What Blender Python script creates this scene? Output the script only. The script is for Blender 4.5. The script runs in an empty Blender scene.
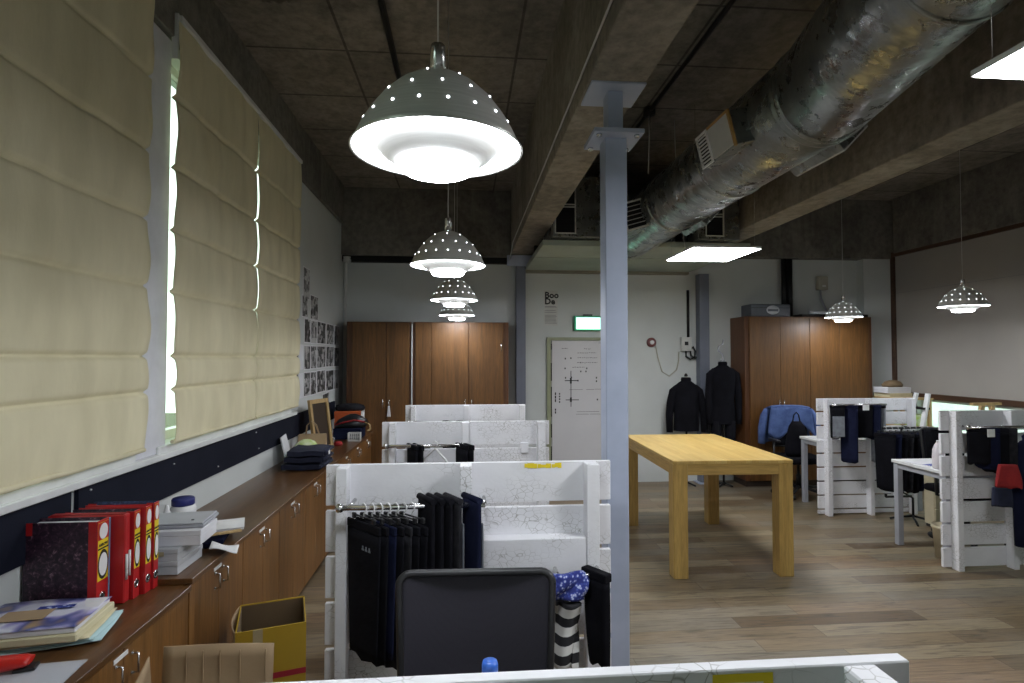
import bpy, bmesh, math, random
from mathutils import Vector, Matrix, Euler
random.seed(7)
S = bpy.context.scene
COL = S.collection
PI = math.pi

# ------------------------------------------------------------------ render look
S.view_settings.view_transform = 'Standard'
S.view_settings.look = 'None'
S.view_settings.gamma = 1
S.view_settings.use_curve_mapping = False
S.view_settings.exposure = 0.85
try:
    S.cycles.use_denoising = True
    S.cycles.max_bounces = 10
    S.cycles.diffuse_bounces = 6
    S.cycles.sample_clamp_indirect = 6
except Exception:
    pass

# ------------------------------------------------------------------ mesh helper
class MB:
    def __init__(self):
        self.bm = bmesh.new()
    def box(self, c, s, rot=None, bev=0.0):
        bm = self.bm
        r = bmesh.ops.create_cube(bm, size=1)
        vs = r['verts']
        bmesh.ops.scale(bm, vec=Vector(s), verts=vs)
        if bev > 0:
            es = list({e for v in vs for e in v.link_edges})
            rb = bmesh.ops.bevel(bm, geom=es, offset=bev, segments=1 if bev < .006 else 2, affect='EDGES', profile=.5)
            fs = rb['faces']
            vs = list({v for f in fs for v in f.verts} | {v for v in vs if v.is_valid})
        if rot is not None:
            bmesh.ops.rotate(bm, cent=(0, 0, 0), matrix=Euler(rot).to_matrix(), verts=vs)
        bmesh.ops.translate(bm, vec=Vector(c), verts=vs)
        return self
    def bb(self, x0, x1, y0, y1, z0, z1, bev=0.0):
        return self.box(((x0+x1)/2, (y0+y1)/2, (z0+z1)/2), (x1-x0, y1-y0, z1-z0), None, bev)
    def loft(self, rings, cap=True, smooth=True, closed=True):
        bm = self.bm
        R = [[bm.verts.new(p) for p in r] for r in rings]
        n = len(R[0])
        for a, b in zip(R[:-1], R[1:]):
            for i in range(n if closed else n-1):
                j = (i+1) % n
                f = bm.faces.new((a[i], a[j], b[j], b[i])); f.smooth = smooth
        if cap and closed:
            f = bm.faces.new(list(reversed(R[0]))); f.smooth = False
            f = bm.faces.new(R[-1]); f.smooth = False
        return self
    def lathe(self, prof, seg=32, c=(0, 0, 0), cap=False):
        rings = [[(c[0]+r*math.cos(2*PI*i/seg), c[1]+r*math.sin(2*PI*i/seg), c[2]+z) for i in range(seg)] for r, z in prof]
        return self.loft(rings, cap)
    def tube(self, pts, r, seg=8, cap=True, smooth=True):
        P = [Vector(p) for p in pts]
        rs = r if isinstance(r, (list, tuple)) else [r]*len(P)
        rings = []
        up = None
        for i, p in enumerate(P):
            t = (P[min(i+1, len(P)-1)] - P[max(i-1, 0)]).normalized()
            if up is None:
                up = Vector((0, 0, 1)) if abs(t.z) < .9 else Vector((1, 0, 0))
            x = up.cross(t).normalized(); y = t.cross(x).normalized(); up = y
            rings.append([p + rs[i]*(math.cos(2*PI*k/seg)*x + math.sin(2*PI*k/seg)*y) for k in range(seg)])
        return self.loft(rings, cap, smooth)
    def bar(self, a, b, w, h=None):
        a, b = Vector(a), Vector(b); h = h or w
        d = b-a; L = d.length; q = d.to_track_quat('X', 'Z')
        r = bmesh.ops.create_cube(self.bm, size=1); vs = r['verts']
        bmesh.ops.scale(self.bm, vec=(L, w, h), verts=vs)
        bmesh.ops.rotate(self.bm, cent=(0, 0, 0), matrix=q.to_matrix(), verts=vs)
        bmesh.ops.translate(self.bm, vec=(a+b)/2, verts=vs)
        return self
    def sheet(self, fn, nu, nv, th, smooth=True):
        """closed slab: fn(u, v) gives the middle surface, th its thickness"""
        bm = self.bm
        P = [[Vector(fn(i/nu, j/nv)) for j in range(nv+1)] for i in range(nu+1)]
        def nrm(i, j):
            a = P[min(i+1, nu)][j]-P[max(i-1, 0)][j]; b = P[i][min(j+1, nv)]-P[i][max(j-1, 0)]
            n = a.cross(b)
            return n.normalized() if n.length > 1e-9 else Vector((0, 0, 1))
        A = [[bm.verts.new(P[i][j]+nrm(i, j)*th/2) for j in range(nv+1)] for i in range(nu+1)]
        B = [[bm.verts.new(P[i][j]-nrm(i, j)*th/2) for j in range(nv+1)] for i in range(nu+1)]
        for i in range(nu):
            for j in range(nv):
                f = bm.faces.new((A[i][j], A[i+1][j], A[i+1][j+1], A[i][j+1])); f.smooth = smooth
                f = bm.faces.new((B[i][j+1], B[i+1][j+1], B[i+1][j], B[i][j])); f.smooth = smooth
        for i in range(nu):
            bm.faces.new((A[i+1][0], A[i][0], B[i][0], B[i+1][0]))
            bm.faces.new((A[i][nv], A[i+1][nv], B[i+1][nv], B[i][nv]))
        for j in range(nv):
            bm.faces.new((A[0][j], A[0][j+1], B[0][j+1], B[0][j]))
            bm.faces.new((A[nu][j+1], A[nu][j], B[nu][j], B[nu][j+1]))
        return self
    def obj(self, name, mat, parent=None, loc=(0, 0, 0), rot=(0, 0, 0)):
        bmesh.ops.recalc_face_normals(self.bm, faces=self.bm.faces)
        me = bpy.data.meshes.new(name)
        self.bm.to_mesh(me); self.bm.free()
        o = bpy.data.objects.new(name, me)
        COL.objects.link(o)
        o.location = loc; o.rotation_euler = rot
        if mat: me.materials.append(mat)
        if parent: o.parent = parent
        return o

def tag(o, label, cat, group=None):
    o['label'] = label; o['category'] = cat
    if group: o['group'] = group
    return o
def thing(name, label, cat, loc=(0, 0, 0), rz=0, group=None, rot=None):
    o = bpy.data.objects.new(name, None); COL.objects.link(o)
    o.empty_display_size = .1
    o.location = loc; o.rotation_euler = rot if rot else (0, 0, rz)
    return tag(o, label, cat, group)
def struct(o):
    o['kind'] = 'structure'; return o
def dup(root, loc, rz=None, label=None, group=None):
    r = root.copy(); COL.objects.link(r); r.location = loc
    if rz is not None: r.rotation_euler = (0, 0, rz)
    if label: r['label'] = label
    if group: r['group'] = group
    for ch in [o for o in root.children]:
        c = ch.copy(); COL.objects.link(c); c.parent = r
        for g in ch.children:
            d = g.copy(); COL.objects.link(d); d.parent = c
    return r
def ell(cx, cy, z, rx, ry, n=16, ph=0, rip=0, k=5, rz=0):
    out = []
    for i in range(n):
        a = 2*PI*i/n
        m = 1+rip*math.sin(k*a+ph)
        x, y = rx*m*math.cos(a), ry*m*math.sin(a)
        out.append((cx+x*math.cos(rz)-y*math.sin(rz), cy+x*math.sin(rz)+y*math.cos(rz), z))
    return out

# ------------------------------------------------------------------ materials
def nt(name):
    m = bpy.data.materials.new(name); m.use_nodes = True
    n = m.node_tree; b = n.nodes['Principled BSDF']
    return m, n, b
def N(n, t, **kw):
    x = n.nodes.new(t)
    for k, v in kw.items():
        if k in x.inputs: x.inputs[k].default_value = v
        else: setattr(x, k, v)
    return x
def coords(n, scale=(1, 1, 1), rnd=False):
    tc = N(n, 'ShaderNodeTexCoord'); mp = N(n, 'ShaderNodeMapping'); mp.inputs['Scale'].default_value = scale
    n.links.new(tc.outputs['Object'], mp.inputs['Vector'])
    if rnd:
        oi = N(n, 'ShaderNodeObjectInfo'); mu = N(n, 'ShaderNodeMath', operation='MULTIPLY'); mu.inputs[1].default_value = 37.0
        n.links.new(oi.outputs['Random'], mu.inputs[0]); n.links.new(mu.outputs[0], mp.inputs['Location'])
    return mp.outputs['Vector']
def ramp(n, src, stops):
    r = N(n, 'ShaderNodeValToRGB'); e = r.color_ramp.elements
    while len(e) < len(stops): e.new(.5)
    for el, (p, c) in zip(e, stops):
        el.position = p; el.color = (c, c, c, 1) if isinstance(c, (int, float)) else tuple(c)+(1,)
    n.links.new(src, r.inputs['Fac']); return r.outputs['Color']
def mix(n, f, a, b, mode='MIX'):
    x = N(n, 'ShaderNodeMix', data_type='RGBA', blend_type=mode)
    for s, v in (('Factor', f), ('A', a), ('B', b)):
        i = [q for q in x.inputs if q.name == s and q.enabled][0]
        if hasattr(v, 'links'): n.links.new(v, i)
        else: i.default_value = v if isinstance(v, (int, float)) else tuple(v)+(1,)
    return [q for q in x.outputs if q.enabled][0]
def bump(n, b, h, st=.3, dist=.01):
    x = N(n, 'ShaderNodeBump'); x.inputs['Strength'].default_value = st; x.inputs['Distance'].default_value = dist
    n.links.new(h, x.inputs['Height']); n.links.new(x.outputs['Normal'], b.inputs['Normal'])
def noise(n, v, scale, det=4, rough=.55, dist=0):
    x = N(n, 'ShaderNodeTexNoise'); x.inputs['Scale'].default_value = scale; x.inputs['Detail'].default_value = det
    x.inputs['Roughness'].default_value = rough; x.inputs['Distortion'].default_value = dist
    n.links.new(v, x.inputs['Vector']); return x.outputs['Fac']

def plain(name, c, rough=.5, metal=0, c2=None, scale=6, stretch=(1, 1, 1), bmp=0, bscale=60, spec=.5, rnd=False, alpha=1):
    m, n, b = nt(name)
    b.inputs['Roughness'].default_value = rough; b.inputs['Metallic'].default_value = metal
    b.inputs['Specular IOR Level'].default_value = spec
    v = coords(n, stretch, rnd)
    c2 = c2 or tuple(x*.86 for x in c)
    f = ramp(n, noise(n, v, scale), [(.35, 0.0), (.65, 1.0)])
    n.links.new(mix(n, f, c, c2), b.inputs['Base Color'])
    if bmp: bump(n, b, noise(n, v, bscale, 3), bmp)
    return m
def wood(name, c1, c2, axis='Z', rough=.35, scale=1.0, fine=1.0):
    m, n, b = nt(name)
    b.inputs['Roughness'].default_value = rough
    st = {'X': (.6, 9, 9), 'Y': (9, .6, 9), 'Z': (9, 9, .6)}[axis]
    v = coords(n, tuple(s*scale for s in st), True)
    a = noise(n, v, 1.2, 5, .6, 1.2)
    fi = noise(n, v, 9*fine, 3, .7)
    f = ramp(n, a, [(.3, 0.0), (.7, 1.0)])
    col = mix(n, f, c1, c2)
    g = ramp(n, fi, [(.35, .72), (.6, 1.0)])
    n.links.new(mix(n, 1.0, col, g, 'MULTIPLY'), b.inputs['Base Color'])
    bump(n, b, fi, .08)
    return m
def emit(name, c, st):
    m = bpy.data.materials.new(name); m.use_nodes = True; n = m.node_tree
    n.nodes.remove(n.nodes['Principled BSDF'])
    e = N(n, 'ShaderNodeEmission'); e.inputs['Color'].default_value = tuple(c)+(1,); e.inputs['Strength'].default_value = st
    n.links.new(e.outputs[0], n.nodes['Material Output'].inputs['Surface'])
    return m

def concrete(name, base, dark, seams=False):
    m, n, b = nt(name)
    b.inputs['Roughness'].default_value = .9
    v = coords(n)
    big = noise(n, v, .9, 6, .65, .4); fine = noise(n, v, 14, 5, .7)
    streak = noise(n, coords(n, (3.5, 3.5, .6)), 2.2, 4, .6)
    col = mix(n, ramp(n, big, [(.40, 0.0), (.60, 1.0)]), base, dark)
    col = mix(n, 1.0, col, ramp(n, fine, [(.35, .68), (.62, 1.08)]), 'MULTIPLY')
    col = mix(n, ramp(n, streak, [(.5, 0.0), (.75, .5)]), col, tuple(x*1.25 for x in base))
    if seams:
        bt = N(n, 'ShaderNodeTexBrick'); bt.offset = 0.0
        bt.inputs['Scale'].default_value = 1; bt.inputs['Brick Width'].default_value = 1.22; bt.inputs['Row Height'].default_value = .72
        bt.inputs['Mortar Size'].default_value = .012; bt.inputs['Mortar Smooth'].default_value = .4
        for k, cc in (('Color1', (1, 1, 1, 1)), ('Color2', (.82, .82, .82, 1)), ('Mortar', (.25, .25, .25, 1))): bt.inputs[k].default_value = cc
        mp = N(n, 'ShaderNodeMapping'); mp.inputs['Location'].default_value = (.85, .27, 0)
        tc = N(n, 'ShaderNodeTexCoord'); n.links.new(tc.outputs['Object'], mp.inputs['Vector']); n.links.new(mp.outputs['Vector'], bt.inputs['Vector'])
        col = mix(n, .85, col, bt.outputs['Color'], 'MULTIPLY')
        # old damp blotch between two form boards
        sx = N(n, 'ShaderNodeSeparateXYZ'); n.links.new(v, sx.inputs[0])
        def near_(o, c, r):
            a_ = N(n, 'ShaderNodeMath', operation='SUBTRACT'); a_.inputs[1].default_value = c; n.links.new(o, a_.inputs[0])
            b_ = N(n, 'ShaderNodeMath', operation='ABSOLUTE'); n.links.new(a_.outputs[0], b_.inputs[0])
            c_ = N(n, 'ShaderNodeMath', operation='DIVIDE'); c_.inputs[1].default_value = r; n.links.new(b_.outputs[0], c_.inputs[0]); return c_.outputs[0]
        mx_ = N(n, 'ShaderNodeMath', operation='MAXIMUM'); n.links.new(near_(sx.outputs['X'], -1.16, .24), mx_.inputs[0]); n.links.new(near_(sx.outputs['Y'], 3.50, .075), mx_.inputs[1])
        ad_ = N(n, 'ShaderNodeMath', operation='MULTIPLY_ADD'); ad_.inputs[1].default_value = 1.1; n.links.new(fine, ad_.inputs[0]); n.links.new(mx_.outputs[0], ad_.inputs[2])
        col = mix(n, ramp(n, ad_.outputs[0], [(.0, .8), (.75, .7), (1.0, 0.0)]), col, (.03, .027, .024))
    n.links.new(col, b.inputs['Base Color'])
    bump(n, b, fine, .35, .02)
    return m

def floor_mat():
    m, n, b = nt('plank_floor')
    tc = N(n, 'ShaderNodeTexCoord')
    def brick(loc, w, h, off):
        mp = N(n, 'ShaderNodeMapping'); mp.inputs['Location'].default_value = loc
        n.links.new(tc.outputs['Object'], mp.inputs['Vector'])
        bt = N(n, 'ShaderNodeTexBrick'); bt.offset = off
        bt.inputs['Scale'].default_value = 1; bt.inputs['Brick Width'].default_value = w; bt.inputs['Row Height'].default_value = h
        bt.inputs['Mortar Size'].default_value = .0016; bt.inputs['Mortar Smooth'].default_value = .2
        bt.inputs['Color1'].default_value = (0, 0, 0, 1); bt.inputs['Color2'].default_value = (1, 1, 1, 1); bt.inputs['Mortar'].default_value = (.5, .5, .5, 1)
        n.links.new(mp.outputs['Vector'], bt.inputs['Vector']); return bt
    a = brick((.3, .05, 0), 1.25, .145, .37)
    tone = ramp(n, a.outputs['Color'], [(0, (.105, .067, .034)), (.2, (.225, .168, .098)), (.4, (.135, .092, .051)), (.6, (.28, .225, .142)), (.8, (.18, .150, .106)), (1.0, (.235, .158, .090))])
    g = noise(n, coords(n, (1.2, 16, 1)), 2.2, 6, .65, 1.5)
    g2 = noise(n, coords(n, (3, 60, 1)), 2.0, 4, .6)
    col = mix(n, 1.0, tone, ramp(n, g, [(.32, .36), (.47, .95), (.72, 1.3)]), 'MULTIPLY')
    col = mix(n, 1.0, col, ramp(n, g2, [(.3, .85), (.7, 1.06)]), 'MULTIPLY')
    wear = noise(n, coords(n), 1.1, 5, .6)
    col = mix(n, ramp(n, wear, [(.5, 0.0), (.75, .35)]), col, (.30, .28, .245))
    col = mix(n, a.outputs['Fac'], col, (.06, .045, .032))
    n.links.new(col, b.inputs['Base Color'])
    n.links.new(ramp(n, g, [(.2, .34), (.8, .5)]), b.inputs['Roughness'])
    bump(n, b, g2, .12, .004)
    return m

def crackle_paint():
    m, n, b = nt('crackled_white_paint')
    b.inputs['Roughness'].default_value = .55
    v = coords(n, (1, 1, 1.4), True)
    d = N(n, 'ShaderNodeTexNoise'); d.inputs['Scale'].default_value = 8; n.links.new(v, d.inputs['Vector'])
    va = N(n, 'ShaderNodeVectorMath', operation='MULTIPLY_ADD'); va.inputs[1].default_value = (.06, .06, .06)
    n.links.new(d.outputs['Color'], va.inputs[0]); n.links.new(v, va.inputs[2])
    vo = N(n, 'ShaderNodeTexVoronoi', feature='DISTANCE_TO_EDGE'); vo.inputs['Scale'].default_value = 34
    n.links.new(va.outputs[0], vo.inputs['Vector'])
    crack = ramp(n, vo.outputs['Distance'], [(.0, 1.0), (.045, 0.0)])
    mask = ramp(n, noise(n, v, 3.2, 3), [(.47, 0.0), (.6, 1.0)])
    f = mix(n, 1.0, crack, mask, 'MULTIPLY')
    base = mix(n, ramp(n, noise(n, v, 5, 4), [(.3, 0.0), (.7, 1.0)]), (.80, .80, .83), (.72, .72, .75))
    n.links.new(mix(n, f, base, (.30, .29, .27)), b.inputs['Base Color'])
    bump(n, b, vo.outputs['Distance'], .12, .004)
    return m

def butcher():
    m, n, b = nt('butcher_block_pine')
    b.inputs['Roughness'].default_value = .35
    tc = N(n, 'ShaderNodeTexCoord'); mp = N(n, 'ShaderNodeMapping'); mp.inputs['Rotation'].default_value = (0, 0, PI/2)
    n.links.new(tc.outputs['Object'], mp.inputs['Vector'])
    bt = N(n, 'ShaderNodeTexBrick'); bt.inputs['Scale'].default_value = 1; bt.inputs['Brick Width'].default_value = .42; bt.inputs['Row Height'].default_value = .05
    bt.inputs['Mortar Size'].default_value = .0008; bt.offset = .43
    for k, cc in (('Color1', (.50, .33, .098, 1)), ('Color2', (.58, .415, .15, 1)), ('Mortar', (.5, .3, .1, 1))): bt.inputs[k].default_value = cc
    n.links.new(mp.outputs['Vector'], bt.inputs['Vector'])
    g = noise(n, coords(n, (18, 1.4, 6)), 2.5, 4, .6, .8)
    n.links.new(mix(n, 1.0, bt.outputs['Color'], ramp(n, g, [(.3, .82), (.7, 1.05)]), 'MULTIPLY'), b.inputs['Base Color'])
    return m

def galvanised():
    m, n, b = nt('galvanised_steel')
    b.inputs['Metallic'].default_value = .85
    v = coords(n)
    vo = N(n, 'ShaderNodeTexVoronoi'); vo.inputs['Scale'].default_value = 26; n.links.new(v, vo.inputs['Vector'])
    ns = noise(n, v, 5, 5, .7)
    n.links.new(mix(n, ramp(n, ns, [(.3, 0.0), (.7, 1.0)]), (.36, .38, .37), (.20, .215, .21)), b.inputs['Base Color'])
    n.links.new(ramp(n, noise(n, v, 8, 5, .7), [(.3, .18), (.7, .42)]), b.inputs['Roughness'])
    bump(n, b, noise(n, coords(n, (1, 1.6, 1)), 7, 2), .4, .03)
    return m

def print_mat(name, sc, lo, hi):
    m, n, b = nt(name); b.inputs['Roughness'].default_value = .5
    v = coords(n, (1, 1, 1.0), True)
    vo = N(n, 'ShaderNodeTexVoronoi', distance='CHEBYCHEV'); vo.inputs['Scale'].default_value = sc; n.links.new(v, vo.inputs['Vector'])
    a = mix(n, .5, vo.outputs['Color'], noise(n, v, sc*1.3, 5, .7))
    bw = N(n, 'ShaderNodeRGBToBW'); n.links.new(a, bw.inputs[0])
    n.links.new(ramp(n, bw.outputs[0], [(lo, .008), ((lo+hi)/2+.02, .06), (hi+.04, .5)]), b.inputs['Base Color'])
    return m

MAT = dict(
    white_wall=plain('white_wall_paint', (.60, .625, .615), .8, c2=(.55, .575, .565), scale=1.5, bmp=.08),
    slab=concrete('slab_concrete', (.31, .28, .235), (.18, .162, .135), True),
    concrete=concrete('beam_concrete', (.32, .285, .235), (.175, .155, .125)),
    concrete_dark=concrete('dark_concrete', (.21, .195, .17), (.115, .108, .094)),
    floor=floor_mat(), paint=crackle_paint(), table=butcher(), galv=galvanised(),
    soffit=plain('soffit_paint', (.37, .41, .35), .7, c2=(.29, .325, .275), scale=2),
    cab=wood('cabinet_veneer', (.255, .118, .034), (.145, .064, .018), 'Z', .38),
    cab_top=wood('worktop_veneer', (.150, .070, .024), (.088, .040, .014), 'Y', .28),
    plinth=plain('dark_plinth', (.035, .022, .015), .6),
    ward=wood('wardrobe_veneer', (.175, .078, .020), (.095, .041, .010), 'Z', .42),
    ward_dark=wood('wardrobe_side_veneer', (.15, .058, .018), (.095, .036, .012), 'Z', .45),
    steel=plain('brushed_steel', (.70, .70, .70), .25, 1.0, c2=(.58, .58, .58), scale=30, stretch=(1, 1, .2)),
    alu=plain('spun_aluminium', (.78, .78, .75), .28, .25, c2=(.66, .66, .63), scale=20, stretch=(.3, .3, 8)),
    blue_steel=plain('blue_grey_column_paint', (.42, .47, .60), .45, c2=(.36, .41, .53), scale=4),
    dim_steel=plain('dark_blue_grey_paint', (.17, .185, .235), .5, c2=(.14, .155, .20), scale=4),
    desk_steel=plain('grey_desk_metal', (.36, .37, .41), .5),
    blind=plain('cream_blind_fabric', (.80, .735, .51), .9, c2=(.70, .64, .43), scale=3, stretch=(1, 2, .6), bmp=.15, bscale=40),
    white_plastic=plain('white_plastic', (.78, .78, .78), .4),
    white_trim=plain('white_trim_paint', (.75, .76, .76), .5),
    navy_board=plain('navy_pinboard', (.006, .0075, .017), .85, c2=(.009, .011, .022), scale=5, bmp=.1, spec=.2),
    black_fab=plain('black_fabric', (.0042, .0042, .0062), .9, c2=(.0075, .0075, .011), scale=9, bmp=.25, bscale=35, rnd=True, spec=.12),
    navy_fab=plain('navy_fabric', (.006, .008, .026), .9, c2=(.010, .013, .036), scale=9, bmp=.25, bscale=35, rnd=True, spec=.12),
    grey_fab=plain('grey_knit', (.22, .24, .27), .9, c2=(.16, .17, .20), scale=18, bmp=.2),
    charcoal_fab=plain('charcoal_fabric', (.014, .014, .018), .9, c2=(.026, .026, .03), scale=30, bmp=.2, rnd=True, spec=.12),
    denim=plain('blue_denim', (.085, .14, .33), .85, c2=(.055, .095, .25), scale=14, bmp=.3, bscale=50),
    dark_denim=plain('dark_denim', (.007, .009, .026), .9, c2=(.014, .018, .045), scale=14, bmp=.3, bscale=50, rnd=True),
    leather=plain('black_leather', (.006, .006, .008), .4, c2=(.01, .01, .012), scale=8, bmp=.3, bscale=30),
    red_fab=plain('red_fabric', (.36, .02, .02), .85, c2=(.24, .012, .015), scale=10, bmp=.2),
    black=plain('black_plastic', (.014, .014, .016), .45),
    blackmetal=plain('black_metal', (.012, .012, .013), .4, .3),
    dark=plain('gap_shade_black', (.008, .008, .008), .9),  # black that stands in for the shade of gaps and recesses
    kraft=plain('kraft_cardboard', (.40, .285, .17), .8, c2=(.34, .235, .135), scale=4, bmp=.05),
    kraft_in=plain('cardboard_inside', (.20, .135, .07), .85, c2=(.16, .11, .06), scale=4),
    yellow_card=plain('yellow_printed_cardboard', (.55, .36, .03), .6, c2=(.47, .31, .03), scale=3),
    tape=plain('clear_brown_tape', (.55, .46, .28), .25),
    redtape=plain('red_tape', (.42, .03, .05), .35),
    red=plain('red_binder_cloth', (.48, .016, .018), .4, c2=(.40, .012, .015), scale=8),
    red_plastic=plain('red_plastic', (.55, .02, .015), .3),
    yellow=plain('yellow_label', (.80, .62, .02), .5),
    label_white=plain('white_label', (.80, .80, .80), .6),
    ink=plain('black_ink', (.01, .01, .01), .6),
    orange=plain('orange_board', (.62, .12, .03), .55),
    lightblue=plain('light_blue_board', (.16, .32, .50), .5),
    paper=plain('white_paper', (.74, .74, .76), .7, c2=(.66, .66, .70), scale=5),
    cyan_paper=plain('pale_cyan_paper', (.50, .70, .72), .7),
    cream_paper=plain('cream_paper', (.70, .64, .42), .7),
    grey_box=plain('pale_grey_card', (.58, .60, .63), .6),
    blue_plastic=plain('blue_plastic', (.03, .13, .55), .35),
    navy_plastic=plain('navy_lid', (.02, .025, .16), .4),
    brown_frame=wood('brown_frame_wood', (.095, .045, .022), (.055, .026, .014), 'Y', .5),
    pine=wood('pale_pine', (.55, .38, .17), (.45, .30, .13), 'Z', .5),
    board=plain('grey_pinboard_cloth', (.37, .345, .31), .9, c2=(.345, .32, .29), scale=1.5, bmp=.1, bscale=120),
    light_stain=plain('stain', (.3, .3, .3), .8),
    grey_case=plain('dark_grey_case', (.10, .11, .13), .5),
    door=plain('grey_door_paint', (.59, .585, .60), .5, c2=(.55, .545, .56), scale=2),
    frame_green=plain('olive_door_frame', (.30, .32, .20), .5),
    green=plain('exit_green', (.02, .40, .20), .4),
    lime=plain('lime_wrap', (.45, .60, .12), .5, c2=(.70, .75, .55), scale=22),
    cream=plain('cream_metal', (.62, .55, .38), .5),
    ext_green=plain('painted_green_light', (.74, .82, .75), .8),  # greenish window light put into the wall colour
    orange_trim=plain('tan_tape', (.42, .24, .07), .5),
    louver=plain('pale_diffuser_panel', (.60, .60, .57), .5),
    conduit=plain('white_conduit', (.62, .62, .60), .5),
    beige=plain('beige_plastic', (.48, .46, .38), .5),
    print_a=print_mat('dark_photo_print', 16, .28, .66), print_b=print_mat('grey_photo_print', 22, .22, .62), print_c=print_mat('pale_photo_print', 12, .15, .5),
    glow=emit('lamp_opal_glow', (.90, .94, 1.0), 44.0), ring_glow=emit('lamp_rim_glow', (.90, .94, 1.0), 15.0),
    hole_glow=emit('lamp_hole_glow', (.9, .94, 1.0), 6.0),
    panel_glow=emit('led_panel_glow', (.95, .97, 1.0), 27.0), exit_glow=emit('exit_sign_glow', (.42, 1.0, .70), 1.5),
)
def special():
    # marbled binder board
    m, n, b = nt('marbled_binder_board'); b.inputs['Roughness'].default_value = .45
    v = coords(n); a = noise(n, v, 55, 4, .7, .6)
    n.links.new(ramp(n, a, [(.42, (.012, .006, .014)), (.58, (.05, .02, .04)), (.72, (.30, .18, .22))]), b.inputs['Base Color']); MAT['marble'] = m
    m, n, b = nt('blue_marbled_board'); b.inputs['Roughness'].default_value = .45
    a = noise(n, coords(n), 60, 4, .7, .6)
    n.links.new(ramp(n, a, [(.4, (.01, .02, .06)), (.58, (.03, .06, .16)), (.75, (.2, .25, .4))]), b.inputs['Base Color']); MAT['bluemarble'] = m
    m, n, b = nt('blue_floral_fabric'); b.inputs['Roughness'].default_value = .85
    vo = N(n, 'ShaderNodeTexVoronoi'); vo.inputs['Scale'].default_value = 75; n.links.new(coords(n), vo.inputs['Vector'])
    n.links.new(ramp(n, vo.outputs['Distance'], [(.25, (.50, .55, .75)), (.4, (.05, .08, .38)), (.7, (.02, .03, .20))]), b.inputs['Base Color']); MAT['floral'] = m
    m, n, b = nt('striped_jersey'); b.inputs['Roughness'].default_value = .85
    w = N(n, 'ShaderNodeTexWave', bands_direction='Z'); w.inputs['Scale'].default_value = 4.4; w.inputs['Distortion'].default_value = 1.0; w.inputs['Detail'].default_value = 0
    n.links.new(coords(n), w.inputs['Vector'])
    n.links.new(ramp(n, w.outputs['Fac'], [(.47, (.012, .012, .015)), (.53, (.62, .62, .60))]), b.inputs['Base Color']); MAT['stripe'] = m
    m, n, b = nt('chair_back_mesh'); b.inputs['Roughness'].default_value = .7; b.inputs['Base Color'].default_value = (.020, .018, .028, 1)
    ch = N(n, 'ShaderNodeTexVoronoi'); ch.inputs['Scale'].default_value = 260; ch.inputs['Randomness'].default_value = 0; n.links.new(coords(n), ch.inputs['Vector'])
    n.links.new(ramp(n, ch.outputs['Distance'], [(.14, .0), (.22, 1.0)]), b.inputs['Alpha']); MAT['mesh'] = m
    m, n, b = nt('window_glass')
    n.nodes.remove(b); tr = N(n, 'ShaderNodeBsdfTransparent'); gl = N(n, 'ShaderNodeBsdfGlossy'); gl.inputs['Roughness'].default_value = .02
    mx = N(n, 'ShaderNodeMixShader'); mx.inputs[0].default_value = .1
    tr.inputs[0].default_value = (.92, .97, .94, 1)
    n.links.new(tr.outputs[0], mx.inputs[1]); n.links.new(gl.outputs[0], mx.inputs[2]); n.links.new(mx.outputs[0], n.nodes['Material Output'].inputs['Surface']); MAT['glass'] = m
    m, n, b = nt('clear_plastic_sleeve'); b.inputs['Roughness'].default_value = .15; b.inputs['Base Color'].default_value = (.7, .72, .78, 1); b.inputs['Alpha'].default_value = .45; MAT['sleeve'] = m
    m, n, b = nt('magazine_cover'); b.inputs['Roughness'].default_value = .35
    a = noise(n, coords(n, (1, 1, 1)), 7, 2, .5)
    n.links.new(ramp(n, a, [(.38, (.62, .62, .72)), (.5, (.66, .66, .76)), (.56, (.30, .28, .55)), (.62, (.06, .08, .25)), (.7, (.45, .30, .12))]), b.inputs['Base Color']); MAT['magazine'] = m
    m, n, b = nt('stained_blot'); b.inputs['Roughness'].default_value = .9
    b.inputs['Base Color'].default_value = (.035, .03, .027, 1); MAT['stain'] = m
special()

# ------------------------------------------------------------------ camera and world
cam = bpy.data.cameras.new('camera'); co = bpy.data.objects.new('camera', cam); COL.objects.link(co)
cam.sensor_width = 36; cam.lens = 560/1024*36; cam.clip_start = .05
co.location = (0, 0, 1.7)
TH = math.atan(47/560); PH = math.atan(15.5/560)
co.rotation_euler = (PI/2+PH, 0, -TH)
S.camera = co
w = bpy.data.worlds.new('overcast_sky'); S.world = w; w.use_nodes = True
w.node_tree.nodes['Background'].inputs['Color'].default_value = (.86, 1.0, .94, 1)
w.node_tree.nodes['Background'].inputs['Strength'].default_value = 1.6

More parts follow.
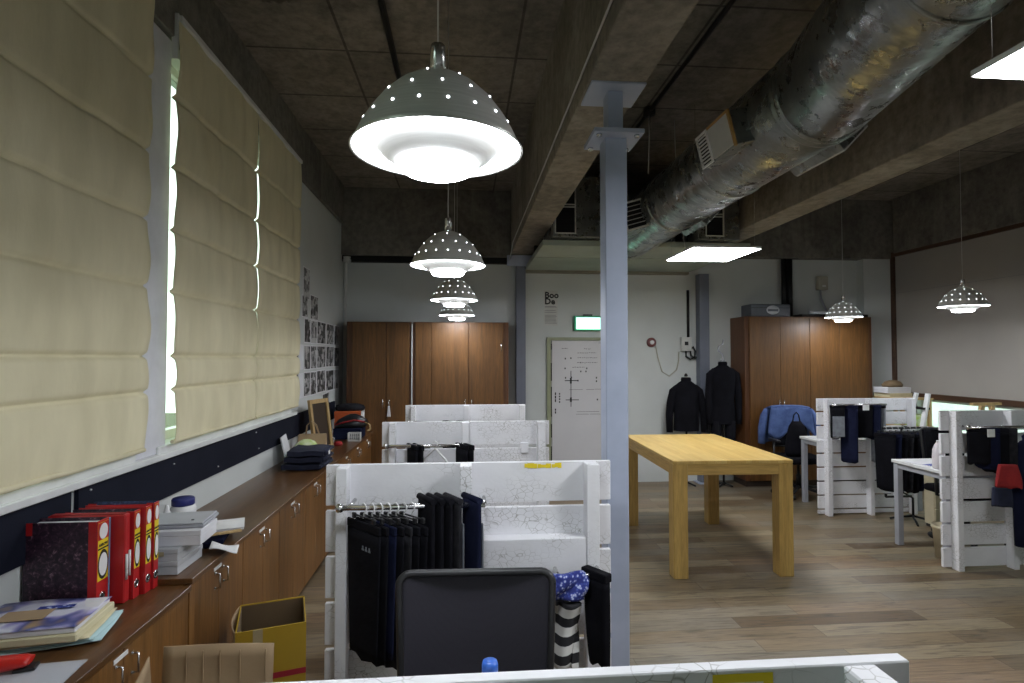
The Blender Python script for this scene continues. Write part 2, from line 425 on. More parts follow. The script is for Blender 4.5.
# ------------------------------------------------------------------ room shell
XL, XR, YB, YF, ZC = -1.595, 6.0, 7.5, -2.2, 3.9
def wall_holes(u0, u1, v0, v1, holes, t, mp):
    """one connected wall slab with rectangular openings; mp(u, v, d) -> xyz, d = 0 room face, 1 outer face"""
    m = MB(); bm = m.bm
    us = sorted({u0, u1, *[h[0] for h in holes], *[h[1] for h in holes]}); vs = sorted({v0, v1, *[h[2] for h in holes], *[h[3] for h in holes]})
    V = {}
    def vert(i, j, d):
        if (i, j, d) not in V: V[(i, j, d)] = bm.verts.new(mp(us[i], vs[j], d*t))
        return V[(i, j, d)]
    def solid(i, j):
        if i < 0 or j < 0 or i >= len(us)-1 or j >= len(vs)-1: return False
        cu, cv = (us[i]+us[i+1])/2, (vs[j]+vs[j+1])/2
        return not any(h[0] < cu < h[1] and h[2] < cv < h[3] for h in holes)
    for i in range(len(us)-1):
        for j in range(len(vs)-1):
            if not solid(i, j): continue
            for d in (0, 1): bm.faces.new([vert(i, j, d), vert(i+1, j, d), vert(i+1, j+1, d), vert(i, j+1, d)])
            for (di, dj, a, b) in ((-1, 0, (i, j), (i, j+1)), (1, 0, (i+1, j), (i+1, j+1)), (0, -1, (i, j), (i+1, j)), (0, 1, (i, j+1), (i+1, j+1))):
                if not solid(i+di, j+dj): bm.faces.new([vert(*a, 0), vert(*b, 0), vert(*b, 1), vert(*a, 1)])
    return m
struct(MB().bb(XL-.2, XR+.2, YF-.2, YB+.2, -.15, 0).obj('floor', MAT['floor']))
struct(MB().bb(XL-.2, XR+.2, YF-.2, YB+.2, ZC, ZC+.2).obj('ceiling', MAT['slab']))
W1 = (-.6, 2.72, 1.24, 3.36); W2 = (3.118, 5.12, 1.24, 3.36)
struct(wall_holes(YF, YB, 0, ZC, [W1, W2], .2, lambda u, v, d: (XL-d, u, v)).obj('wall_left', MAT['white_wall']))
W3 = (1.0, 7.0, .72, 1.145)
struct(wall_holes(YF, YB, 0, ZC, [W3], .2, lambda u, v, d: (XR+d, u, v)).obj('wall_right', MAT['white_wall']))
struct(MB().bb(XL-.2, XR+.2, YB, YB+.2, 0, ZC).obj('wall_back', MAT['white_wall']))
struct(MB().bb(XL-.2, XR+.2, YF-.2, YF, 0, ZC).obj('wall_front', MAT['white_wall']))
# added wall outside the low right-hand window, its green imitating greenish light
struct(MB().bb(8.2, 8.4, -3, 12, -1, 2.2).obj('added_green_wall', MAT['ext_green']))
struct(MB().bb(-900, XL-.6, -60, 60, -4.2, -4).obj('exterior_ground', plain('dark_greenery', (.05, .06, .03), .9)))
# concrete beams
def beam(x0, x1, y0, y1, z0, z1, mat='concrete'):
    return struct(MB().bb(x0, x1, y0, y1, z0, z1, .008).obj('ceiling_beam', MAT[mat]))
beam(.60, .885, YF, 7.28, 3.05, ZC)
beam(2.92, 3.22, YF, 7.28, 3.05, ZC)
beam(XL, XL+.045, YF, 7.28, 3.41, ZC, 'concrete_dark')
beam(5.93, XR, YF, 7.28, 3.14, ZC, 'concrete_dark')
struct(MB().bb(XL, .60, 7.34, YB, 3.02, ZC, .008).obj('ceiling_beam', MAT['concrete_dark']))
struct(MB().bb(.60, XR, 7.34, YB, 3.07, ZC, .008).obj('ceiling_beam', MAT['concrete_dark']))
struct(MB().bb(XL, .60, 7.40, YB, 2.945, 3.02).obj('beam_gap_shade', MAT['dark']))  # gap under the back beam, its darkness put in as a black strip
struct(MB().bb(5.545, 5.965, 7.36, YB, 0, 3.07).obj('pillar', MAT['white_wall']))
# false ceiling panel by the back wall
s = struct(MB().bb(.80, 3.05, 5.74, 6.42, 2.86, 2.92, .004).obj('trim_2', MAT['soffit']))
s = struct(MB().bb(.80, 3.05, 6.46, 7.40, 2.86, 2.92, .004).obj('trim_3', MAT['soffit']))
s = struct(MB().bb(.80, 3.05, 7.40, YB, 2.83, 2.95).obj('trim_4', plain('soffit_edge', (.28, .26, .20), .7)))
s = struct(MB().bb(.80, 3.05, 6.40, 6.48, 2.92, 2.99).obj('panel_slot_shade', MAT['dark']))  # black strip imitating the dark of the slot between the panels

# windows on the left wall
def window(idx, w):
    y0, y1, z0, z1 = w
    x = XL-.10
    fr = MB()
    t = .05
    fr.bb(x-.03, x+.03, y0, y1, z0, z0+t); fr.bb(x-.03, x+.03, y0, y1, z1-t, z1)
    ny = 3 if idx == 1 else 2
    for k in range(ny+1):
        yy = y0+(y1-y0-t)*k/ny
        fr.bb(x-.03, x+.03, yy, yy+t, z0+t, z1-t)
    f = struct(fr.obj('window_%d' % idx, MAT['white_trim']))
    p = MB().bb(x-.004, x+.004, y0+t, y1-t, z0+t, z1-t).obj('pane', MAT['glass'], f)
    sl = MB().bb(XL-.06, XL+.035, y0-.1, y1+.1, z0-.055, z0-.002, .004).obj('sill', MAT['white_trim'], f)
window(1, W1); window(2, W2)
x = XR+.1
f = MB()
f.bb(x-.03, x+.03, W3[0], W3[1], W3[2], W3[2]+.04); f.bb(x-.03, x+.03, W3[0], W3[1], W3[3]-.03, W3[3])
for k in range(5):
    yy = W3[0]+(W3[1]-W3[0]-.04)*k/4; f.bb(x-.03, x+.03, yy, yy+.04, W3[2]+.04, W3[3]-.03)
f = struct(f.obj('window_3', MAT['white_trim']))
MB().bb(x-.004, x+.004, W3[0]+.04, W3[1]-.04, W3[2]+.04, W3[3]-.03).obj('pane', MAT['glass'], f)

# roman blinds
def blind(y0, y1, label, folds, name='roman_blind', zt=3.505, zb=1.242, x=-1.535, wav=(1, 1)):
    t = thing(name, label, 'blind', (x, (y0+y1)/2, zb), group='roman blinds along the left wall')
    L = y1-y0; H = zt-zb
    nv = 230
    fl = [f-zb for f in folds]
    ph = random.random()*6
    def fn(u, v):
        z = v*H
        y = (u-.5)*L
        # crease at every fold, soft belly between
        lo = max([0]+[f for f in fl if f <= z]); hi = min([H]+[f for f in fl if f > z])
        q = (z-lo)/max(hi-lo, .01)
        dx = .010*math.sin(PI*q)
        for f in fl:
            d_ = (z-f)/.011
            dx += -.022*math.exp(-d_*d_) 
        dx += .004*math.sin(31*u*L+3*ph+2*z)*max(0, math.sin(PI*q))
        dx += .005*math.sin(9*u*L+ph+3*z)+.004*math.sin(21*u*L+2*ph-2*z)
        e = 0
        if u < .02 and wav[0]: e = wav[0]*.010*math.sin(PI*2*z/.33+ph)+wav[0]*.010*math.sin(5.1*z+ph)
        if u > .98 and wav[1]: e = wav[1]*(.010*math.sin(PI*2*z/.33+ph+1)+.008*math.sin(4.3*z))
        return (dx, y+e, z)
    MB().sheet(fn, 46, nv, .003).obj('fabric', MAT['blind'], t)
    MB().bb(-.012, .02, -L/2, L/2, H-.002, H+.03, .003).obj('head_rail', MAT['white_trim'], t)
    MB().tube([(.0, -L/2+.005, .012), (.0, L/2-.005, .012)], .011).obj('bottom_bar', MAT['blind'], t)
    return t
FZ = (3.08, 2.71, 2.373, 2.045, 1.705, 1.53)
b1 = blind(.35, 2.845, 'long cream roman blind closest to the camera, hanging above the red files', FZ)
cord = MB().tube([(.05, -.885, 1.0), (.052, -.86, .72), (.05, -.84, .55), (.05, -.87, .47), (.048, -.90, .55), (.05, -.89, 1.0)], .0022, 6).obj('pull_cord', MAT['white_plastic'], b1)
b2 = blind(3.095, 4.258, 'cream roman blind beside the white window pier, bright gap along its near edge', FZ, wav=(.7, .3))
b3 = blind(4.274, 5.33, 'cream roman blind next to the wall of pinned photo printouts', FZ, wav=(.3, .3))
MB().bb(-.03, .004, -.592, -.578, 2.05, 2.30, .003).obj('side_bracket', MAT['white_trim'], b2)
struct(MB().bb(XL, XL+.022, 2.74, 3.11, 1.20, 3.40, .005).obj('trim_6', plain('pier_paint', (.74, .74, .80), .6)))
struct(MB().bb(XL, XL+.05, -.6, 5.35, 1.168, 1.20, .004).obj('trim_7', MAT['white_trim']))

# navy pinboards under the windows
pb = MB().bb(XL+.001, XL+.02, .3, 2.41, .955, 1.165, .002)
o = tag(pb.obj('wall_pinboard', MAT['navy_board']), 'navy pinboard strip behind the front red files, short of the white joint', 'pinboard', 'navy pinboards under the windows')
o = tag(MB().bb(XL+.001, XL+.02, 2.45, 7.0, .955, 1.165, .002).obj('wall_pinboard', MAT['navy_board']), 'long navy pinboard strip running from the white joint to the far photos', 'pinboard', 'navy pinboards under the windows')
for (yy, zz) in ((2.52, 1.14), (3.2, 1.12), (3.75, 1.0), (4.4, 1.13), (4.46, 1.0)):
    MB().lathe([(0, 0), (.005, 0), (.004, .006), (0, .007)], 10).obj('pin', MAT['label_white'], o, (XL+.0203, yy, zz), (0, PI/2, 0))

# ------------------------------------------------------------------ pendants
def make_pendant(label):
    t = thing('pendant_lamp', label, 'lamp', (0, 0, 0), group='perforated metal pendant lamps')
    R = .215
    dome = [(.019, .198), (.04, .192), (.072, .178), (.105, .156), (.138, .124), (.168, .084), (.190, .046), (.206, .012), (R, 0)]
    inner = [(R-.004, -.001), (.201, .012), (.185, .046), (.163, .083), (.133, .121), (.10, .152), (.068, .173), (.02, .190)]
    MB().lathe(dome+inner, 56).obj('dome_shade', MAT['alu'], t)
    MB().lathe([(.0, .272), (.017, .272), (.019, .264), (.019, .198), (.0, .198)], 24).obj('socket_cap', MAT['steel'], t)
    MB().lathe([(R-.006, .002), (.165, .002), (.165, .007), (R-.008, .007), (R-.006, .002)], 56).obj('rim_light', MAT['ring_glow'], t)
    MB().lathe([(.163, .009), (.150, -.002), (.118, -.022), (.098, -.034), (.094, -.034), (.112, -.018), (.146, .006), (.160, .013)], 48).obj('inner_reflector', MAT['alu'], t)
    MB().lathe([(.0, -.052), (.082, -.052), (.09, -.046), (.093, -.02), (.093, .03), (.0, .03)], 40).obj('diffuser', MAT['glow'], t)
    h = MB()
    for rr, zz, k, sz in ((.1833, .058, 18, .0032), (.1450, .115, 13, .0028), (.089, .1675, 7, .0022)):
        for i in range(k):
            a = 2*PI*(i+.5*(k == 16))/k
            nrm = Vector((math.cos(a)*.8, math.sin(a)*.8, .6)).normalized() if zz > .09 else Vector((math.cos(a)*.86, math.sin(a)*.86, .51)).normalized()
            p = Vector((rr*math.cos(a), rr*math.sin(a), zz))
            h.tube([p-nrm*.003, p+nrm*.0012], sz, 8)
    h.obj('glow_dots', MAT['hole_glow'], t)  # glowing dots imitate lamplight through holes; the dome has no openings
    MB().tube([(0, 0, .271), (0, 0, ZC-2.215)], .0022, 6).obj('cord', MAT['conduit'], t)
    MB().lathe([(0, ZC-2.215), (.045, ZC-2.215), (.045, ZC-2.24), (.01, ZC-2.25), (0, ZC-2.25)], 24).obj('ceiling_rose', MAT['steel'], t)
    return t
PL = [((-.07, 1.405, 2.215), 'largest looking metal pendant lamp, closest in the row over the white partitions'),
      ((-.097, 3.175, 2.215), 'second metal pendant lamp behind the largest one'),
      ((-.097, 5.03, 2.205), 'third metal pendant lamp of the row, half hiding the lamp by the wardrobe'),
      ((-.097, 6.66, 2.19), 'farthest metal pendant lamp in front of the pair of wooden wardrobes'),
      ((4.97, 5.20, 2.205), 'metal pendant lamp hanging before the grey framed wall board'),
      ((4.72, 6.63, 2.195), 'metal pendant lamp before the wardrobe with the grey case on top')]
p0 = make_pendant(PL[0][1]); p0.location = PL[0][0]
for i, (l, lb) in enumerate(PL[1:]):
    dup(p0, l, .4*i+.2, lb)

# ------------------------------------------------------------------ LED panels
def led(x0, x1, y0, y1, z, label, skew=0):
    t = thing('ceiling_panel_light', label, 'light', ((x0+x1)/2, (y0+y1)/2, z), skew, 'suspended LED panels')
    a, b = (x1-x0)/2, (y1-y0)/2
    f = MB()
    f.bb(-a, a, -b, -b+.005, 0, .02); f.bb(-a, a, b-.005, b, 0, .02); f.bb(-a, -a+.005, -b+.005, b-.005, 0, .02); f.bb(a-.005, a, -b+.005, b-.005, 0, .02)
    f.bb(-a+.005, a-.005, -b+.005, b-.005, .0155, .02)
    f.obj('frame', MAT['white_trim'], t)
    MB().bb(-a+.006, a-.006, -b+.006, b-.006, -.004, .015).obj('diffuser', MAT['panel_glow'], t)
    for sx in (-1, 1):
        for sy in (-1, 1):
            MB().tube([(sx*(a-.04), sy*(b-.04), .03), (sx*(a-.04), sy*(b-.04), ZC-z)], .0014, 5).obj('suspension_wire', MAT['steel'], t)
    return t
l1 = led(1.95, 2.56, 4.63, 5.28, 2.64, 'square glowing LED panel hung before the far end of the duct')
MB().tube([(-.32, .05, ZC-2.64), (-.30, .08, .95), (-.24, .1, .6), (-.22, .12, .25), (-.18, .15, .04)], .004, 6).obj('power_cord', MAT['conduit'], l1)
led(1.69, 2.30, 1.11, 1.72, 2.64, 'square glowing LED panel cut by the right edge of the photo under the near duct')

# ------------------------------------------------------------------ steel columns
def column(x, y, w, z1, label, plates=False, mat='blue_steel'):
    t = bpy.data.objects.new('column', None); COL.objects.link(t); t.location = (x, y, 0); t['kind'] = 'structure'
    a = w/2
    MB().bb(-a, a, -a, a, 0.012, z1, .004).obj('shaft', MAT[mat], t)
    MB().bb(-.11, .11, -.11, .11, 0, .012).obj('base_plate', MAT['blue_steel'], t)
    if plates:
        MB().bb(-.125, .125, -.125, .125, z1, z1+.022, .002).obj('cap_plate', MAT['blue_steel'], t)
        MB().bb(-.055, .055, -.055, .055, z1+.022, z1+.05, .002).obj('spacer', MAT['blue_steel'], t)
        MB().bb(-.038, .038, -.05, .05, z1+.05, 3.04, .002).obj('stub', MAT['blue_steel'], t)
        MB().bb(-.14, .135, -.13, .13, 3.038, 3.0495, .002).obj('beam_plate', MAT['blue_steel'], t)
        for sx in (-1, 1):
            for sy in (-1, 1):
                MB().lathe([(0, -.012), (.014, -.012), (.014, 0), (0, 0)], 6, (sx*.095, sy*.095, z1)).obj('bolt', MAT['steel'], t)
    return t
column(.752, 2.78, .112, 2.80, '', True)
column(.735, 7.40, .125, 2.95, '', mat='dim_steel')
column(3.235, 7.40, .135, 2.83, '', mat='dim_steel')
struct(MB().bb(.55, .93, 7.30, 7.345, 2.90, 3.04, .004).obj('trim_8', MAT['blue_steel']))

# ------------------------------------------------------------------ duct, plenum, diffusers
t = thing('air_duct', 'large round galvanised duct running along the ceiling to the far wall', 'duct', (1.85, 2.7, 3.08))
def ring(c, r, n=40): return [(c[0]+r*math.cos(2*PI*i/n), c[1], c[2]+r*math.sin(2*PI*i/n)) for i in range(n)]
far = [0, .5, 1.0, 1.6, 2.2, 3.0, 3.55]
MB().loft([ring((0, y, 0), .27) for y in far]).obj('far_section', MAT['galv'], t)
near = [(-.17*s, -s, .05*s) for s in (0, .5, 1.0, 1.5, 2.0, 2.6, 3.4)]
MB().loft([ring(c, .272) for c in near]).obj('near_section', MAT['galv'], t)
for y in (.02, .07, 1.0, 2.05): MB().loft([ring((0, y+d, 0), .27+q) for d, q in ((-.012, .0), (-.006, .008), (.006, .008), (.012, 0))], False).obj('joint_ring', MAT['galv'], t)
for s in (.93,): MB().loft([ring((-.17*s, -s+d, .05*s), .272+q) for d, q in ((-.012, .0), (-.006, .008), (.006, .008), (.012, 0))], False).obj('joint_ring', MAT['galv'], t)
MB().bb(-.36, .52, 3.42, 4.1, -.15, .32, .01).obj('end_plenum', MAT['galv'], t)
# side boot with louvre: local frame turned about Y so it leaves the duct's lower left side
def boot(y, ang, L=.44, w=.20, d=.10, panel=True):
    ax = Vector((math.cos(ang), 0, math.sin(ang))); ay = Vector((0, 1, 0)); az = ax.cross(ay)
    M = Matrix((ax, ay, az)).transposed().to_4x4(); M.translation = Vector((0, y, 0)) + ax*.235
    return M
def under(M, mb):
    bmesh.ops.transform(mb.bm, matrix=M, verts=mb.bm.verts); return mb
M1 = boot(.50, math.radians(194))
under(M1, MB().bb(0, .13, -.20, .215, -.10, .10, .004)).obj('outlet_boot', MAT['galv'], t)
lv = under(M1, MB().bb(.13, .14, -.19, .06, -.09, .09)).obj('cover_panel', MAT['louver'], t)
under(M1, MB().bb(.13, .143, -.21, -.191, -.105, .105).bb(.13, .143, -.191, .06, -.105, -.091)).obj('tan_tape_edge', MAT['orange_trim'], t)
under(M1, MB().bb(.13, .139, .066, .205, -.095, .095)).obj('louvre_recess', MAT['dark'], t)
g = MB().bb(.139, .15, .063, .075, -.10, .10).bb(.139, .15, .20, .212, -.10, .10).bb(.139, .15, .075, .20, -.10, -.088).bb(.139, .15, .075, .20, .088, .10)
for k in range(8): g.bb(.139, .147, .08, .195, -.08+k*.021, -.072+k*.021)
under(M1, g).obj('louvre', MAT['white_trim'], t)
M2 = boot(.30, math.radians(-44))
under(M2, MB().bb(0, .07, -.22, .22, -.10, .10, .004)).obj('outlet_boot', MAT['galv'], t)
under(M2, MB().bb(.07, .078, -.215, .215, -.095, .095)).obj('cover_panel', MAT['louver'], t)
M3 = boot(2.50, math.radians(196))
under(M3, MB().bb(-.02, .20, -.26, .30, -.13, .13, .004)).obj('outlet_boot', MAT['galv'], t)
g = MB().bb(.0, .21, -.275, -.26, -.13, .13)
under(M3, MB().bb(.2, .212, -.25, .29, -.12, .12).bb(.0, .2, -.272, -.262, -.12, .12)).obj('louvre_recess', MAT['dark'], t)
g = MB().bb(.0, .21, -.285, -.272, .115, .13).bb(.0, .21, -.285, -.272, -.13, -.115).bb(.0, .015, -.285, -.272, -.115, .115).bb(.195, .21, -.285, -.272, -.115, .115)
for k in range(5): g.bb(.015, .195, -.283, -.274, -.085+k*.04, -.079+k*.04)
under(M3, g).obj('louvre', MAT['conduit'], t)
M4 = boot(2.0, math.radians(-44))
under(M4, MB().bb(0, .07, -.22, .22, -.10, .10, .004)).obj('outlet_boot', MAT['galv'], t)

def ahu(x0, x1, y0, y1, z0, z1, label, gx0, gx1, gz):
    t = thing('air_handling_unit', label, 'air conditioner', ((x0+x1)/2, y0, z0), group='air units above the false ceiling')
    h = (x1-x0)/2; H = z1-z0; cx = (x0+x1)/2
    MB().bb(-h, h, 0, y1-y0, 0, H, .006).obj('casing', MAT['galv'], t)
    a, b = gx0-cx, gx1-cx
    MB().bb(a, b, -.012, 0, .03, gz-z0).obj('grille_recess', MAT['dark'], t)
    g = MB(); zm = .03+(gz-z0-.03)*.57
    g.bb(a, a+.012, -.02, -.012, .03, gz-z0).bb(b-.012, b, -.02, -.012, .03, gz-z0)
    for zz in (.03, zm-.015, zm+.01, gz-z0-.012): g.bb(a+.012, b-.012, -.02, -.012, zz, zz+.012)
    g.obj('grille_frame', MAT['conduit'], t)
    g = MB()
    for k in range(14): g.bb(a+.012, b-.012, -.018, -.012, .05+k*(gz-z0-.08)/14, .054+k*(gz-z0-.08)/14)
    g.obj('grille_slats', MAT['charcoal_fab'], t)
    return t
ahu(.89, 1.44, 5.64, 6.5, 2.93, 3.56, 'galvanised air unit with white framed grille behind the blue column', .91, 1.13, 3.46)
ahu(2.42, 2.88, 5.64, 6.5, 2.93, 3.40, 'galvanised air unit with white framed grille right of the duct end', 2.5, 2.70, 3.34)

# conduits and cables
tag(MB().tube([(-.515, YF+.02, 3.865), (-.515, 4.38, 3.865)], .022).obj('ceiling_conduit', MAT['blackmetal']), 'black conduit fixed along the ceiling above the largest lamp', 'pipe')
t = thing('ceiling_conduit', 'black conduit with a round junction box right of the main concrete beam', 'pipe', (1.56, 0, 3.79))
MB().tube([(0, YF+.02, 0), (0, 6.9, 0)], .018).obj('pipe', MAT['blackmetal'], t)
MB().lathe([(0, -.03), (.05, -.03), (.05, .03), (0, .03)], 20, (0, 4.6, 0)).obj('junction_box', MAT['blackmetal'], t)
MB().tube([(0, 4.6, -.02), (-.01, 4.58, -.25), (-.03, 4.55, -.55)], .004, 6).obj('drop_cord', MAT['conduit'], t)
tag(MB().tube([(.585, -1.5, 3.17), (.59, 1.2, 3.155), (.59, 2.6, 3.145), (.592, 4.9, 3.135), (.592, 6.9, 3.13), (.588, 7.1, 3.05), (.58, 7.28, 2.98)], .006, 6).obj('ceiling_cable', MAT['conduit']), 'thin pale cable running along the left face of the main beam', 'cable')
tag(MB().tube([(1.66, 1.6, 3.45), (1.93, 1.62, 3.33), (2.08, 1.63, 3.2), (2.35, 1.64, 3.13), (2.70, 1.66, 3.10), (2.908, 1.66, 3.12)], .010, 8).obj('flexible_conduit', MAT['conduit']), 'pale flexible conduit crossing under the near duct above the LED panel', 'cable')
t = thing('drain_pipe', 'pair of black pipes rising from the wardrobe with the grey case', 'pipe', (4.46, 7.42, 2.24))
for dx in (-.042, .042): MB().tube([(dx, 0, 0.0), (dx, 0, .82)], .036, 12).obj('pipe', MAT['blackmetal'], t)
t = thing('wall_conduit', 'white pipe in the back left corner above the photo wall', 'pipe', (-1.545, 7.40, 2.1))
MB().tube([(0, 0, 0), (0, 0, .80), (.03, 0, .86), (.03, 0, .90)], .018, 10).obj('pipe', MAT['conduit'], t)
MB().lathe([(0, 0), (.05, .0), (.055, .03), (.04, .05), (.05, .07), (0, .075)], 16, (.015, -.01, .83)).obj('valve', MAT['conduit'], t)

# ------------------------------------------------------------------ pallet partitions
def pallet(label, x, y, wid, posts, pitch, bh, top=1.25, rz=0, rails=(), ledge=None, tapes=(), spacer=None):
    t = thing('pallet_partition', label, 'partition', (x, y, 0), rz, 'white wooden pallet partitions')
    m = MB(); z = top
    while z > .03:
        z0 = max(z-bh, .012)
        m.bb(0, wid, 0, .024, z0, z, .002); z -= pitch
    m.obj('slat_panel', MAT['paint'], t)
    for (px, pw) in posts:
        MB().bb(px, px+pw, -.072, -.0005, 0, top-.001, .003).obj('post', MAT['paint'], t)
    for (rx0, rx1, rz_, ry) in rails:
        r = MB().tube([(rx0-.03, ry, rz_), (rx1, ry, rz_)], .011, 10).obj('clothes_rail', MAT['steel'], t)
        bk = MB()
        for bx in (rx0, rx1):
            bk.tube([(bx, ry, rz_), (bx, -.03, rz_)], .008, 8)
        bk.obj('rail_bracket', MAT['steel'], r)
        MB().lathe([(0, -.018), (.012, -.015), (.018, 0), (.012, .015), (0, .018)], 14, (rx0-.035, ry, rz_)).obj('rail_knob', MAT['steel'], r)
    if ledge:
        MB().bb(ledge[0], ledge[1], -.070, -.001, ledge[2]-.16, ledge[2], .003).obj('front_board', MAT['paint'], t)
    for (tx0, tx1, tz0, tz1) in tapes:
        k = MB(); u = tx0
        if tz1-tz0 > .05:                      # worn label: only its border of tape is left
            k.bb(tx0, tx1, -.0015, -.0005, tz1-.012, tz1).bb(tx0, tx0+.01, -.0015, -.0005, tz0, tz1-.012).bb(tx1-.014, tx1, -.0015, -.0005, tz0, tz1-.012).bb(tx0+.01, tx1-.014, -.0015, -.0005, tz0, tz0+.01); u = tx1
        while u < tx1-.004:
            wdt = random.uniform(.012, .03); k.bb(u, min(u+wdt, tx1), -.0015, -.0005, tz0+random.uniform(0, .008), tz1-random.uniform(0, .008)); u += wdt*random.choice((.98, 1.0, 1.15))
        k.obj('yellow_tape', MAT['yellow'], t)
    if spacer: MB().bb(spacer, spacer+.055, -.024, -.001, top-.225, top-.15, .003).obj('spacer_block', MAT['paint'], t)
    return t
PP = [(.055, .045), (.555, .05), (1.085, .055)]
pallet('white pallet partition seen over the top, nearest to the camera', -.56, .79, 1.218, [(.055, .045), (.555, .05), (1.112, .05)], .19, .166, 1.25, tapes=((.915, 1.005, 1.17, 1.244),))
pallet('cracked white pallet partition behind the black mesh chair', -.575, 2.40, 1.205, PP, .19, .168, 1.25,
       rails=((.125, .655, 1.112, -.155), (.95, 1.125, .822, -.155)), ledge=(.605, 1.083, .945), tapes=((.83, .99, 1.222, 1.246),))
pallet('white pallet partition, second one beyond the mesh chair, empty white hanger on its rail', -.575, 3.98, 1.175, PP, .19, .168, 1.245,
       rails=((.075, .535, 1.095, -.11),), spacer=.97)
pallet('white pallet partition farthest down the left row, before the two wardrobes', -.565, 5.42, 1.15, PP, .19, .168, 1.24, rails=((.075, .60, 1.085, -.11),))
RP = [(.068, .05), (.545, .045), (1.03, .05)]
pallet('white slatted partition with a grey and a navy garment pair, by the denim jacket chair', 3.80, 5.78, 1.11, RP, .15, .132, 1.25, rails=((.13, .70, 1.19, -.12),))
pallet('white slatted partition at the right edge with the red garment on its rail', 3.835, 4.24, 1.25, RP, .184, .160, 1.265, rails=((.13, 1.15, 1.148, -.15),))

# ------------------------------------------------------------------ big table
t = thing('work_table', 'solid pine work table with thick square legs in the middle of the floor', 'table', (2.09, 4.93, 0), math.radians(-1.5))
hx, hy = .475, .735
MB().bb(-hx, hx, -hy, hy, .875, .90, .003).obj('tabletop', MAT['table'], t)
tl = wood('pine_leg', (.55, .365, .115), (.44, .275, .080), 'Z', .4)
for sx in (-1, 1):
    for sy in (-1, 1):
        x0, x1 = sorted((sx*hx, sx*(hx-.115))); y0, y1 = sorted((sy*hy, sy*(hy-.115)))
        MB().bb(x0+.001, x1-.001, y0+.001, y1-.001, 0, .8745, .004).obj('leg', tl, t)
ap = wood('pine_apron', (.52, .34, .11), (.43, .27, .078), 'X', .4)
for sy in (-1, 1):
    y0, y1 = sorted((sy*(hy-.004), sy*(hy-.03))); MB().bb(-hx+.115, hx-.115, y0, y1, .79, .8745).obj('apron', ap, t)
ap2 = wood('pine_side_apron', (.52, .34, .11), (.43, .27, .078), 'Y', .4)
for sx in (-1, 1):
    x0, x1 = sorted((sx*(hx-.004), sx*(hx-.03))); MB().bb(x0, x1, -hy+.115, hy-.115, .79, .8745).obj('apron', ap2, t)

# ------------------------------------------------------------------ left sideboards
XF = -1.135
def handle(y, z): 
    h = MB()
    h.tube([(XF+.008, y, z+.03), (XF+.030, y, z+.028), (XF+.030, y, z-.035), (XF+.008, y, z-.037)], .0042, 8)
    h.bb(XF+.0085, XF+.0105, y-.006, y+.006, z+.024, z+.036).bb(XF+.0085, XF+.0105, y-.006, y+.006, z-.043, z-.031)
    return h
def cabinet(y0, y1, zt, label, tagz=True):
    t = thing('sideboard_cabinet', label, 'cabinet', (0, 0, 0), group='low wooden cabinets under the windows')
    t.location = (XF, (y0+y1)/2, 0)
    c = (y0+y1)/2
    def put(m, name, mat, par): 
        bmesh.ops.translate(m.bm, vec=(-XF, -c, 0), verts=m.bm.verts); return m.obj(name, mat, par)
    put(MB().bb(XL+.02, XF-.012, y0+.001, y1-.001, .07, zt, .001), 'carcass', MAT['cab'], t)
    put(MB().bb(XL+.06, XF-.05, y0+.002, y1-.002, 0, .07), 'plinth', MAT['plinth'], t)
    for a, b, hy in ((y0+.003, c-.0015, c-.045), (c+.0015, y1-.003, c+.045)):
        d = put(MB().bb(XF-.011, XF+.008, a, b, .075, zt-.004, .0015), 'door', MAT['cab'], t)
        put(handle(hy, zt-.075), 'handle', MAT['steel'], d)
    if tagz: put(MB().bb(XF+.0082, XF+.0105, c-.055, c+.02, zt-.034, zt-.020), 'label_holder', MAT['label_white'], t)
ZH, ZL = .765, .740
YS = 2.432
cabinet(.70, 1.55, ZL, 'low wooden cabinet under the plastic sleeve, cut by the bottom of the photo')
cabinet(1.55, YS-.003, ZL, 'slightly lower wooden cabinet under the red files')
ys = [YS+k*.562 for k in range(9)]
names = ['wooden cabinet under the grey boxes', 'wooden cabinet under the bare worktop, next after the one with grey boxes', 'wooden cabinet under the middle of the bare worktop',
         'wooden cabinet just before the dark seam, short of the folded jeans', 'wooden cabinet under the folded dark jeans', 'wooden cabinet under the kraft bag with rope handles', 'wooden cabinet under the standing wooden frame', 'last wooden cabinet before the wardrobe, under the orange box']
for k in range(8): cabinet(ys[k], ys[k+1], ZH, names[k])
tag(MB().bb(XL+.002, XF+.02, .70, YS-.004, ZL+.001, ZL+.024, .002).obj('worktop', MAT['cab_top']), 'lower brown worktop carrying the red files and magazines', 'worktop')
tag(MB().bb(XL+.002, XF+.02, YS-.001, 6.98, ZH+.001, ZH+.024, .002).obj('worktop', MAT['cab_top']), 'long brown worktop running to the wardrobe', 'worktop')
TL, TH_ = ZL+.0245, ZH+.0245

